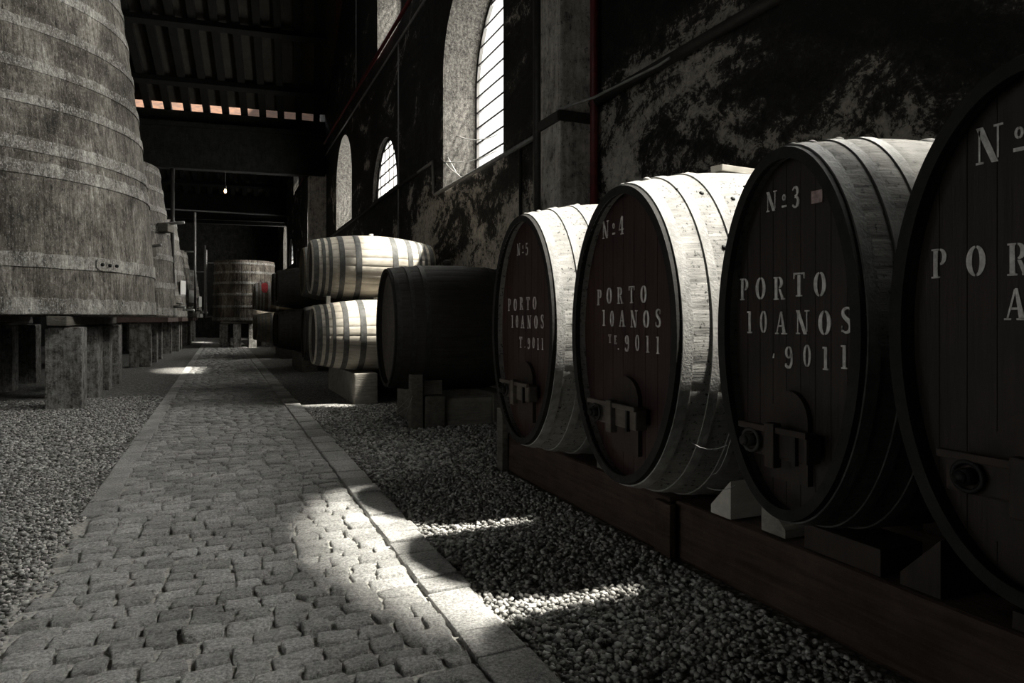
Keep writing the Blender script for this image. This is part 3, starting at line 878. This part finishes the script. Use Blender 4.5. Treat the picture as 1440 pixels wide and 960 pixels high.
# chocks between the casks
def chock(x, y, rz, w, d, h, mat, lab, z=None):
    if z is None: z = BT if y > 3.6 else BT2
    mb = MB()
    mb.add([(-w / 2, -d / 2, 0), (w / 2, -d / 2, 0), (w / 2, d / 2, 0), (-w / 2, d / 2, 0), (-w / 2, -d / 2, h), (w / 2, -d / 2, h), (w / 2, d / 2, h * .22), (-w / 2, d / 2, h * .22)],
           [(0, 3, 2, 1), (4, 5, 6, 7), (0, 1, 5, 4), (1, 2, 6, 5), (2, 3, 7, 6), (3, 0, 4, 7)])
    o = mb.build('wooden_chock', mat, None, (x, y, z)); o.rotation_euler = (0, 0, rz)
    return tag(o, lab, 'chock', 'wedges holding the casks')
GC = 'wedges holding the casks'
chock(2.80, 4.18, PI, .26, .20, .24, M['timber'], 'dark wedge under the far side of cask 4')
chock(2.80, 3.18, 0, .24, .17, .22, M['pale_wood'], 'pale sunlit wedge between casks 4 and 3, under cask 4')
chock(2.84, 2.80, PI, .26, .17, .20, M['timber_x'], 'wedge standing on the timber against the far side of cask 3')
chock(2.86, 1.97, 0, .30, .18, .24, M['door_wood'], 'dark rough wedge between cask 3 and the nearest cask')
chock(2.80, 5.62, PI, .26, .20, .24, M['timber'], 'dark wedge under the far side of cask 5')
chock(2.80, 4.52, 0, .24, .16, .22, M['timber'], 'dark wedge under the near side of cask 5')

# dark cask by the stack
BT6 = .43
def z6(): return BT6 + 1.74 / 2 * prof(.6 / 2.05, .09)
c6 = oval_cask((2.24, 10.0, BT6), 1.27, 1.74, 2.05, z6(), M['cask_dark'], M['hoop_dark'], M['bar_wood'], 'dark unlettered oval cask standing alone left of the number 5 cask', (None, None), None, front=False, b=.05, bh=.09)
mb = MB(); mb.lathe([(.06, -.03), (.05, .07), (.03, .085)], (.95, 0, c6.children[0].location.z + .87 * 1.09), 'z', 14); mb.build('bung', M['oak_dark'], c6)
mb = MB(); mb.box(2.62, 2.92, 9.2, 10.85, -.04, BT6 - .012, .02, .01); o = mb.build('plinth_timber', M['timber']); tag(o, 'rough front timber under the dark unlettered cask', 'timber')
mb = MB(); mb.box(3.65, 3.95, 9.2, 10.85, -.04, BT6 - .012, .02, .01); o = mb.build('plinth_timber', M['timber']); tag(o, 'rear timber under the dark unlettered cask', 'timber')
mb = MB(); mb.box(2.935, 3.635, 9.25, 9.5, -.04, BT6 - .06, .02, .008); o = mb.build('plinth_rail', M['timber_x']); tag(o, 'pale edged crosspiece between the timbers of the dark cask', 'timber')
mb = MB(); mb.box(2.42, 2.60, 9.20, 9.36, -.04, .72, .02, .01); o = mb.build('timber_post', M['timber']); tag(o, 'stubby upright post beside the dark unlettered cask', 'post')
chock(2.77, 9.42, 0, .26, .2, .2, M['timber'], 'dark wedge under the dark unlettered cask', BT6)
chock(2.77, 10.6, PI, .26, .2, .2, M['timber'], 'wedge at the far side of the dark unlettered cask', BT6)

# ------------------------------------------------------------------ stacked barrels (pipes)
def barrel(loc, R, r, L, body, hoop, label, group, mark=False):
    b = R / r - 1
    root = empty('barrel', (loc[0], loc[1], loc[2] - R), 0, label, 'barrel', group)
    def up(o): o.location = (0, 0, R); return o
    up(cask_body(2 * r, 2 * r, L, b, 24, t=.035, inset=.05, groove=.005, nseg=18).build('stave_body', body, root, autosharp=math.radians(35)))
    up(head_mb(2 * r * prof(.05 / L, b) - .066, 2 * r * prof(.05 / L, b) - .066, .05, 7).build('head', M['head_oak'], root))
    for (s0, s1) in ((.012, .05), (.075, .10), (.125, .15), (.205, .245), (.33, .375), (.625, .67), (.755, .795), (.85, .875), (.90, .925), (.95, .988)):
        up(hoop_mb(2 * r, 2 * r, L, b, s0, s1, .006, 64).build('hoop', hoop, root, autosharp=math.radians(30)))
    m = MB(); m.lathe([(.045, -.02), (.04, .035), (.02, .04)], (L / 2, 0, R), 'z', 12); up(m.build('bung', M['pale_wood'], root))
    if mark:
        vs = []; fs = []
        for i in range(7):
            for j in range(7):
                s = .10 + .10 * i / 6; a = math.radians(-62 + 50 * j / 6); p = surf(2 * r, 2 * r, L, b, s, a, .009)
                vs.append((p[0], -p[1], -p[2]))
        for i in range(6):
            for j in range(6):
                if (i, j) in ((0, 0), (0, 5), (5, 0), (5, 5)): continue
                fs.append((i * 7 + j, i * 7 + j + 1, (i + 1) * 7 + j + 1, (i + 1) * 7 + j))
        m = MB(); m.add(vs, fs, True); o = up(m.build('paint_mark', M['red_paint'], root)); o['label'] = 'faded red paint mark'
    return root
GB = 'barrels stacked two high along the right wall'
RT = .54
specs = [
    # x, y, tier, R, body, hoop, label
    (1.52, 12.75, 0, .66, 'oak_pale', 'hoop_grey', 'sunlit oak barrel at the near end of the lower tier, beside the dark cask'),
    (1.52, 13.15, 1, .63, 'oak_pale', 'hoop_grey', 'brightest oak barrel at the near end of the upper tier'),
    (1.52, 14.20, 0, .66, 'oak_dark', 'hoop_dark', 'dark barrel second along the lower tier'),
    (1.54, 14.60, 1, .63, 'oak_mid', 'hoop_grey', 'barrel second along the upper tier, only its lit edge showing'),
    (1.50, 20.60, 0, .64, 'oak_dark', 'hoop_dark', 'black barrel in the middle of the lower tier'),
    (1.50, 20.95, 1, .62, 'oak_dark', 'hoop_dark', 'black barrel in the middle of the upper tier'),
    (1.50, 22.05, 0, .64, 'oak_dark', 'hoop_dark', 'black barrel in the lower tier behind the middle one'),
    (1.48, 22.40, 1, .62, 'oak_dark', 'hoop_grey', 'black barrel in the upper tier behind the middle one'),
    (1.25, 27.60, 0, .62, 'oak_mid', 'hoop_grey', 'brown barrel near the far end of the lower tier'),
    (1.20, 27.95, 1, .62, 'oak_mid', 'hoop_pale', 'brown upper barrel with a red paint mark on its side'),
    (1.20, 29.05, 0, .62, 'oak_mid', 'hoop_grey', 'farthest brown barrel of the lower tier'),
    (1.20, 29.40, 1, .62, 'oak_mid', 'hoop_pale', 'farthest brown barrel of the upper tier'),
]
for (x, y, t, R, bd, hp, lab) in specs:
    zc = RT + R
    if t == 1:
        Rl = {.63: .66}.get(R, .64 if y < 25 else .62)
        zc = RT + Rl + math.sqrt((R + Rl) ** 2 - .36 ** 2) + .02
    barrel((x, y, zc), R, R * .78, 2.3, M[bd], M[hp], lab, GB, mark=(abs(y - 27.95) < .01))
def rails(x, ya, yb, lab, z0=-.04, z1=RT - .014, w=.42, mat='timber_x'):
    mb = MB(); mb.box(x, x + w, ya, yb, z0, z1, .025, .012)
    o = mb.build('barrel_bearer', M[mat]); return tag(o, lab, 'timber', 'timbers under the barrel stacks')
rails(2.16, 12.15, 15.2, 'rough pale ended timber under the bellies of the nearest barrel stack')
rails(3.05, 12.15, 15.2, 'rear timber under the nearest barrel stack', mat='timber')
for ya, yb, a in ((19.9, 22.9, 'middle'), (26.9, 29.9, 'farthest')):
    rails(2.1, ya, yb, 'front timber under the %s barrel stack' % a, mat='timber'); rails(3.0, ya, yb, 'rear timber under the %s barrel stack' % a, mat='timber')
def small_chock(x, y, z, lab, s=.07, h=.14):
    mb = MB(); mb.box(-s / 2, s / 2, -s / 2, s / 2, 0, h, .006, .004); o = mb.build('barrel_chock', M['pale_wood'], None, (x, y, z)); return tag(o, lab, 'chock')
small_chock(1.80, 12.70, 1.772, 'small pale block wedged between the two nearest barrels')

# ------------------------------------------------------------------ vats on pillars
def vat(loc, prof_pts, hoops, label, group, n=64, body=M['vat'], hoopm=M['vat_hoop'], clasp=None, extras=(), base=True):
    """tapered upright vat; loc is the centre of its bottom, prof_pts = [(z, r)] from the bottom up"""
    root = empty('wooden_vat', loc, 0, label, 'vat', group)
    A = ring_angles(n); N = len(A)
    def rad(z):
        for (z0, r0), (z1, r1) in zip(prof_pts, prof_pts[1:]):
            if z <= z1: return r0 + (r1 - r0) * (z - z0) / (z1 - z0)
        return prof_pts[-1][1]
    H = prof_pts[-1][0]; nz = 16
    vs = []; fs = []
    def ring(z, r, gr):
        for a, g in A: vs.append(((r - g * gr) * math.cos(a), (r - g * gr) * math.sin(a), z))
    ring(.12, rad(.12) - .10, 0); ring(0, rad(0) - .10, 0); ring(0, rad(0) - .01, .008)
    for i in range(nz + 1):
        z = .01 + (H - .01) * i / nz; ring(z, rad(z), .007)
    ring(H, rad(H) - .09, 0); ring(H - .15, rad(H) - .09, 0)
    R = nz + 1 + 5
    for i in range(R - 1):
        for k in range(N):
            k2 = (k + 1) % N; fs.append((i * N + k, i * N + k2, (i + 1) * N + k2, (i + 1) * N + k))
    mb = MB(); mb.add(vs, fs, True); mb.add(vs[(R - 1) * N:], [tuple(range(N))])
    mb.build('stave_body', body, root, autosharp=math.radians(35))
    f = MB(); f.lathe([(rad(.1) - .09, .10), (rad(.1) - .09, .14)], (0, 0, 0), 'z', 64); f.build('bottom_boards', M['vat_floor'], root)
    hs = []
    for (z0, z1) in hoops:
        m = 220; vs = []; fs = []
        for z, o in ((z0, -.01), (z0, .022), (z1, .022), (z1, -.01)):
            for k in range(m):
                a = 2 * PI * k / m; r = rad(z) + o + random.uniform(-.003, .003); vs.append((r * math.cos(a), r * math.sin(a), z + (random.uniform(-.004, .004) if z == z0 else random.uniform(-.022, .014))))
        for i in range(3):
            for k in range(m):
                k2 = (k + 1) % m; fs.append((i * m + k, i * m + k2, (i + 1) * m + k2, (i + 1) * m + k))
        mb = MB(); mb.add(vs, fs, True); h = mb.build('hoop', hoopm, root, autosharp=math.radians(30)); hs.append(h)
    if clasp is not None:
        hi, a0, a1 = clasp
        z0, z1 = hoops[hi]; z0 += .01; z1 -= .01
        vs = []; fs = []; m = 10
        for k in range(m + 1):
            a = a0 + (a1 - a0) * k / m; e = .0 if 0 < k else .05
            for z, o in ((z0 + e, .02), (z0 + e, .045), (z1 - e, .045), (z1 - e, .02)):
                r = rad(z) + o; vs.append((r * math.cos(a), r * math.sin(a), z))
        for k in range(m):
            for j in range(3): fs.append((k * 4 + j, k * 4 + j + 1, (k + 1) * 4 + j + 1, (k + 1) * 4 + j))
        fs += [(0, 1, 2, 3), (m * 4, m * 4 + 3, m * 4 + 2, m * 4 + 1)]
        mb = MB(); mb.add(vs, fs); c = mb.build('hoop_clasp', hoopm, hs[hi])
        for k in (2, 5, 8):
            a = a0 + (a1 - a0) * k / m; zz = (z0 + z1) / 2; r = rad(zz) + .04
            q = MB(); q.tube([(r * math.cos(a), r * math.sin(a), zz), ((r + .03) * math.cos(a), (r + .03) * math.sin(a), zz)], .03, 10); q.build('rivet', M['rivet'], hs[hi])
    # aisle side fittings
    for kind, ang, z, *e in extras:
        r = rad(z); ca, sa = math.cos(ang), math.sin(ang)
        P = lambda d, t, zz: ((r + d) * ca - t * sa, (r + d) * sa + t * ca, zz)
        if kind == 'plate':
            w, h = e; mb = MB(); mb.box(0, .02, -w / 2, w / 2, -h / 2, h / 2, .003); o = mb.build('sign_plate', M['sign'], root, P(.05, 0, z)); o.rotation_euler = (0, 0, ang); o['label'] = 'blank white plate'
        if kind == 'pipe':
            h, rr = e; mb = MB(); mb.tube([P(.30, 0, z), P(.30, 0, z + h)], rr, 10); mb.tube([P(-.02, 0, z + .05), P(.30, 0, z + .05)], rr * .8, 8); mb.tube([P(-.3, 0, min(z + h - .2, H - .1)), P(.30, 0, min(z + h - .2, H - .1))], rr * .7, 8)
            mb.build('level_pipe', M['pipe_grey'] if rr < .07 else M['pipe_dark'], root)
        if kind == 'valve':
            mb = MB(); mb.tube([P(-.02, 0, z), P(.34, 0, z)], .05, 10); mb.lathe([(.10, -.02), (.10, .02)], P(.18, 0, z + .12), 'z', 12); mb.tube([P(.18, 0, z), P(.18, 0, z + .12)], .02, 8); mb.tube([P(.32, 0, z + .02), P(.34, 0, z - .14)], .045, 8)
            mb.build('valve', M['steel'], root)
        if kind == 'bracket':
            mb = MB(); mb.box(-.02, .32, -.25, .25, -.16, .12, .02); o = mb.build('bracket', M['timber'], root, P(0, 0, z)); o.rotation_euler = (0, 0, ang)
            q = MB(); q.tube([(.05, 0, .12), (.75, 0, .17)], .05, 10); q.build('outlet_pipe', M['pipe_grey'], o)
    return root
GV = 'tall tapered vats along the left side'
Z0 = 1.56
vat((-4.75, 15.9, Z0), [(0, 3.50), (.9, 3.48), (2.2, 3.39), (3.6, 3.24), (5.0, 3.06), (6.3, 2.88), (7.6, 2.74)],
    [(.02, .27), (.77, 1.0), (2.26, 2.48), (2.64, 2.86), (3.42, 3.58), (4.0, 4.18), (4.70, 4.88), (5.4, 5.58), (6.0, 6.18), (6.8, 7.0)],
    'huge grey wooden vat nearest the viewer, its top out of the picture', GV, n=72, clasp=(1, math.radians(-38), math.radians(-29)))
vat((-4.4, 26.6, Z0), [(0, 3.0), (2.5, 2.82), (5.1, 2.44)],
    [(.05, .3), (.95, 1.15), (1.9, 2.1), (2.8, 3.0), (3.5, 3.7), (4.2, 4.36), (4.8, 4.96)], 'grey vat second along the left side, standing on a reddish base', GV,
    extras=(('bracket', math.radians(-42), 2.1), ('bracket', math.radians(-20), 3.0), ('plate', math.radians(2), 1.35, .5, .62), ('valve', math.radians(-10), .35)))
vat((-4.4, 35.0, Z0), [(0, 2.98), (2.2, 2.8), (4.4, 2.52)],
    [(.05, .3), (.95, 1.15), (1.9, 2.1), (2.8, 3.0), (3.5, 3.7), (4.1, 4.3)], 'grey vat third along the left side, behind a tall dark pipe', GV,
    extras=(('pipe', math.radians(-40), .3, 6.4, .085), ('plate', math.radians(-14), 1.35, .75, .62), ('valve', math.radians(-5), .35)))
vat((-4.3, 43.6, Z0), [(0, 3.05), (3.8, 2.5)],
    [(.05, .3), (.95, 1.15), (1.9, 2.1), (2.8, 3.0), (3.4, 3.6)], 'grey vat fourth along the left side, with white plates', GV,
    extras=(('pipe', math.radians(-25), .3, 5.6, .06), ('plate', math.radians(-18), 1.2, .8, .7), ('valve', math.radians(-8), .4)))
vat((-4.3, 51.5, Z0), [(0, 3.2), (3.2, 2.75)],
    [(.05, .3), (.95, 1.15), (1.9, 2.1), (2.8, 3.0)], 'farthest grey vat of the left side', GV,
    extras=(('pipe', math.radians(-15), .3, 4.6, .06), ('plate', math.radians(-12), 1.1, .8, .7), ('valve', math.radians(-6), .4)))
# vat at the far end of the aisle
vat((1.22, 39.6, 1.36), [(0, 1.62), (3.2, 1.50)], [(.05, .2), (.72, .84), (1.35, 1.47), (1.95, 2.07), (2.5, 2.62), (2.98, 3.08)],
    'smaller brown vat standing at the end of the cobbled aisle', None, n=40, body=M['vat_end'], hoopm=M['vat_hoop'], extras=(('pipe', math.radians(178), .2, 3.6, .05),))
GP = 'concrete pillars carrying the vats'
def pillar(x0, x1, y0, y1, z1, lab, mat='pillar', group=GP):
    mb = MB(); mb.box(x0, x1, y0, y1, -.05, z1, .02, .012); o = mb.build('concrete_pillar', M[mat]); return tag(o, lab, 'pillar', group, 'thing')
PT = 1.36
rowY = [(13.43, 14.05), (15.15, 15.7), (16.6, 17.1), (18.1, 18.6)]
ordn = ['nearest', 'second', 'third', 'fourth']
for k, (a, b) in enumerate(rowY):
    pillar(-2.67, -2.16, a, b, PT, '%s pillar of the aisle side row under the huge near vat' % ordn[k])
for k, (a, b) in enumerate([(13.5, 14.0), (15.3, 15.8), (17.0, 17.5), (19.0, 19.5)]):
    pillar(-4.5, -3.95, a, b, PT, '%s pillar of the inner row under the huge near vat' % ordn[k])
for k, (a, b) in enumerate([(15.3, 15.8), (17.0, 17.5)]):
    pillar(-6.5, -5.95, a, b, PT, '%s pillar of the wall side row under the huge near vat' % ordn[k])
for (yy, nm, x) in ((24.1, 'second', -2.0), (26.4, 'second', -2.0), (28.4, 'second', -2.0), (32.9, 'third', -1.94), (35.0, 'third', -1.75), (37, 'third', -1.75), (41.6, 'fourth', -1.7), (43.6, 'fourth', -1.6), (45.6, 'fourth', -1.6), (50, 'farthest', -1.6), (52.4, 'farthest', -1.6)):
    pillar(x - .6, x, yy, yy + .5, PT, 'aisle side pillar under the %s left vat, %s' % (nm, {24.1: 'nearest of three', 26.4: 'middle of three', 28.4: 'last of three', 32.9: 'nearest of three', 35.0: 'middle of three', 37: 'last of three', 41.6: 'nearest of three', 43.6: 'middle of three', 45.6: 'last of three', 50: 'nearer of two', 52.4: 'farther of two'}[yy]))
for (yy, nm) in ((25.0, 'second'), (27.6, 'second'), (34.0, 'third'), (36.4, 'third')):
    pillar(-4.6, -4.0, yy, yy + .5, PT, 'inner pillar under the %s left vat, %s' % (nm, 'nearer one' if yy in (25.0, 34.0) else 'farther one'))
def bearer(x0, x1, y0, y1, z0, z1, lab, mat='timber'):
    mb = MB(); mb.box(x0, x1, y0, y1, z0 + .026, z1 - .014, .02, .01); o = mb.build('vat_bearer', M[mat]); return tag(o, lab, 'timber', 'timbers between the pillars and the vats')
bearer(-2.58, -2.30, 13.05, 18.9, PT, Z0, 'square timber on the aisle side pillars of the huge near vat')
bearer(-4.4, -4.1, 12.7, 19.4, PT, Z0, 'timber on the inner pillars of the huge near vat')
bearer(-6.4, -6.1, 13.3, 18.9, PT, Z0, 'timber on the wall side pillars of the huge near vat')
for (ya, yb, nm) in ((23.7, 29.4, 'second'), (32.2, 37.8, 'third'), (41, 46.4, 'fourth'), (49, 54, 'farthest')):
    bearer(-2.9, -1.5, ya, yb, PT, Z0, 'reddish base slab on the aisle side pillars of the %s left vat' % nm, 'slab_red')
    if nm in ('second', 'third'): bearer(-4.55, -4.05, ya + .2, yb - .2, PT, Z0, 'timber on the inner pillars of the %s left vat' % nm)
    else:
        pillar(-6.2, -5.6, ya + 1, ya + 1.5, PT, 'inner pillar under the %s left vat' % nm); pillar(-6.2, -5.6, yb - 1.5, yb - 1, PT, 'inner pillar under the %s left vat, behind its twin' % nm); bearer(-6.1, -5.7, ya + .8, yb - .8, PT, Z0, 'timber on the inner pillars of the %s left vat' % nm)
k = 0
for (x, y) in ((.15, 38.6), (.8, 38.25), (1.55, 38.25), (2.2, 38.6), (.3, 40.6), (2.1, 40.6)):
    pillar(x - .19, x + .19, y - .19, y + .19, 1.22, ['leftmost of the front posts', 'second of the front posts from the left', 'third of the front posts from the left', 'rightmost of the front posts', 'rear left post', 'rear right post'][k] + ' under the far aisle vat', 'pillar', 'posts under the end vat'); k += 1
for y, nm in ((38.3, 'front'), (40.6, 'rear')):
    bearer(.0, 2.45, y - .22, y + .42, 1.22, 1.36, '%s timber under the vat at the end of the aisle' % nm)

# ------------------------------------------------------------------ pipes, cables and lamp
def run(name, pts, r, mat, lab, cat='pipe', group=None, n=10):
    mb = MB(); mb.tube(pts, r, n); o = mb.build(name, M[mat]); return tag(o, lab, cat, group)
xp = XW - .07
zP = 4.25
run('wall_pipe', [(xp, 16.0, 5.02), (xp, 36, 5.02)], .045, 'pipe_dark', 'dark pipe along the wall under the half-round window')
run('wall_pipe', [(xp, 9.30, zP), (xp, 14.6, zP), (xp, 14.72, zP + .06), (xp, 14.76, 5.02), (xp, 16.0, 5.02)], .04, 'pipe_grey', 'grey pipe along the sill of the tall window with a step up')
run('wall_pipe', [(xp, 7.64, zP), (xp, -.5, zP)], .06, 'pipe_dark', 'thick dark pipe high on the wall above the lettered casks')
run('cable', [(3.9, 7.7, 4.13), (4.1, 7.1, 4.14), (xp - .07, 6.1, 4.21), (xp - .07, 5.9, 4.22)], .016, 'pipe_grey', 'thin cable running from the column to the thick dark pipe', 'cable')
mb = MB(); zz = 4.05
mb.box(3.895, 3.93, 7.62, 8.28, zz - .06, zz + .07, .005); mb.box(3.895, XW, 7.625, 7.66, zz - .06, zz + .07, .005)
o = mb.build('column_strap', M['pipe_dark']); tag(o, 'dark iron strap around the limewashed column', 'strap')
run('drain_pipe', [(4.36, 9.20, .0), (4.36, 9.20, 12)], .085, 'pipe_dark', 'dark vertical pipe on the far side of the limewashed column')
run('drain_pipe', [(4.36, 7.55, 0.0), (4.36, 7.55, 12)], .055, 'pipe_red', 'dark red vertical pipe on the near side of the limewashed column')
run('red_pipe', [(XW - .10, 12, 9.45), (XW - .10, 45, 9.45)], .05, 'pipe_red', 'long dark red pipe sloping away high on the wall')
run('cable', [(xp, 12, 8.95), (xp, 20, 8.9), (xp, 32, 8.92)], .03, 'pipe_grey', 'grey cable hung below the long red pipe', 'cable')
run('cable', [(xp, 18.0, 0), (xp, 18.0, 8.9)], .018, 'pipe_grey', 'thin vertical cable on the dark wall right of the half-round window', 'cable')
run('cable', [(xp, 24.2, 9.5), (xp, 24.2, 13)], .02, 'pipe_grey', 'thin vertical cable high on the wall above the red pipe', 'cable')
run('cable', [(XW - .05, 9.95, 0), (XW - .05, 9.95, 4.2)], .03, 'pipe_dark', 'dark vertical conduit below the tall bright window', 'cable')
run('tie_rod', [(-9, 48.4, 8.45), (4.4, 48.4, 8.45)], .05, 'pipe_grey', 'thin grey tie rod crossing the hall below the lamp', 'rod')
# lamp
lx, ly, lz = .22, 36.0, 7.72
lamp = empty('pendant_lamp', (lx, ly, lz - .15), 0, 'small lit lamp hanging in the dark beyond the girder', 'lamp')
m = MB(); m.lathe([(.005, -.12), (.04, -.10), (.062, -.04), (.055, .02), (.035, .06), (.03, .09)], (0, 0, .15), 'z', 20); m.build('bulb', M['bulb'], lamp)
m = MB(); m.lathe([(.05, .08), (.05, .24), (.02, .28)], (0, 0, .15), 'z', 14); m.build('socket', M['iron'], lamp)
m = MB(); m.tube([(0, 0, .4), (0, 0, 4.4)], .012, 6); m.build('cord', M['iron'], lamp)
# cobwebs
def cobweb(name, strands, lab, r=.006):
    mb = MB()
    for a, b, sag in strands:
        a = Vector(a); b = Vector(b)
        mb.tube([a.lerp(b, t) - Vector((0, 0, sag * 4 * t * (1 - t))) for t in (0, .25, .5, .75, 1)], [r, r * .8, r * .6, r * .8, r], 5)
    o = mb.build(name, M['web']); return tag(o, lab, 'cobweb')
cobweb('cobweb', [((XW - .02, 14.3, 5.0), (XW + .5, 13.2, 4.32), .15), ((XW + .02, 14.2, 4.9), (XW + .7, 12.8, 4.9), .1), ((XW + .1, 14.2, 5.0), (XW + .6, 13.4, 4.35), .25), ((XW + .3, 14.22, 5.5), (XW + .76, 12.9, 5.25), .1)], 'dusty cobweb strands in the lower corner of the tall window', .014)
cobweb('cobweb', [((2.36, 2.75, .86), (2.45, 3.15, .80), .03), ((2.36, 2.72, .90), (2.55, 3.1, .62), .05), ((2.30, 2.76, .85), (2.16, 2.62, .88), .01), ((2.5, 2.85, .62), (2.6, 3.2, .52), .02)], 'thin cobweb between the lower halves of casks 4 and 3', .003)
cobweb('cobweb', [((2.46, 9.3, .45), (2.1, 9.75, .05), .05), ((2.5, 9.25, .6), (2.2, 9.0, .03), .06), ((2.44, 9.3, .3), (1.95, 9.5, .02), .03)], 'cobweb strands at the post of the dark unlettered cask', .005)

# ------------------------------------------------------------------ light
world = bpy.data.worlds.new('World'); S.world = world; world.use_nodes = True
bg = world.node_tree.nodes['Background']; bg.inputs[0].default_value = (.95, .98, 1, 1); bg.inputs[1].default_value = 2.0
sd = bpy.data.lights.new('sun', 'SUN'); sd.energy = 34; sd.angle = math.radians(2.8); sd.color = (1, .96, .90)
so = bpy.data.objects.new('sun', sd); link(so)
so.rotation_euler = Vector((-.53, .23, -1)).to_track_quat('-Z', 'Y').to_euler(); so.location = (8, 0, 14)
def daylight(w, L, tilt=.25):
    y0, y1, z0, zc, gd = w
    ld = bpy.data.lights.new('window_daylight', 'AREA'); ld.shape = 'RECTANGLE'; ld.size = y1 - y0; ld.size_y = zc - z0
    ld.energy = L * PI * (y1 - y0) * (zc - z0); ld.color = (1, .985, .96)
    o = bpy.data.objects.new('window_daylight', ld); link(o)
    o.location = (XW + TW + .25, (y0 + y1) / 2, (z0 + zc) / 2)
    o.rotation_euler = Vector((-1, 0, 0)).to_track_quat('-Z', 'Z').to_euler()
for i, L in ((0, 38), (1, 27), (2, 9), (3, 24), (4, 18), (5, 50), (8, 20)):
    daylight(WIN[i], L)

for w in FILL_WIN:  # fill lamps behind the added left wall windows
    y0, y1, z0, zc, gd = w
    ld = bpy.data.lights.new('window_daylight', 'AREA'); ld.shape = 'RECTANGLE'; ld.size = y1 - y0; ld.size_y = zc - z0
    ld.energy = .85 * PI * (y1 - y0) * (zc - z0); ld.color = (1, .985, .96)
    o = bpy.data.objects.new('window_daylight', ld); link(o); o.location = (-9.75, (y0 + y1) / 2, (z0 + zc) / 2)
    o.rotation_euler = Vector((1, 0, 0)).to_track_quat('-Z', 'Z').to_euler()

# ------------------------------------------------------------------ camera
cd = bpy.data.cameras.new('camera'); cam = bpy.data.objects.new('camera', cd); link(cam)
cd.sensor_fit = 'HORIZONTAL'; cd.sensor_width = 36; cd.lens = 24; cd.shift_y = -32 / 1440
cd.clip_start = .05; cd.clip_end = 200
cam.location = (0, 0, 1.5); cam.rotation_euler = (PI / 2, 0, -math.radians(23.13))
S.camera = cam
S.view_settings.view_transform = 'Standard'; S.view_settings.look = 'None'; S.view_settings.exposure = .12; S.view_settings.gamma = 1
S.view_settings.use_curve_mapping = False
S.cycles.use_denoising = True
S.cycles.max_bounces = 8; S.cycles.diffuse_bounces = 5; S.cycles.transparent_max_bounces = 12
S.cycles.sample_clamp_indirect = 8
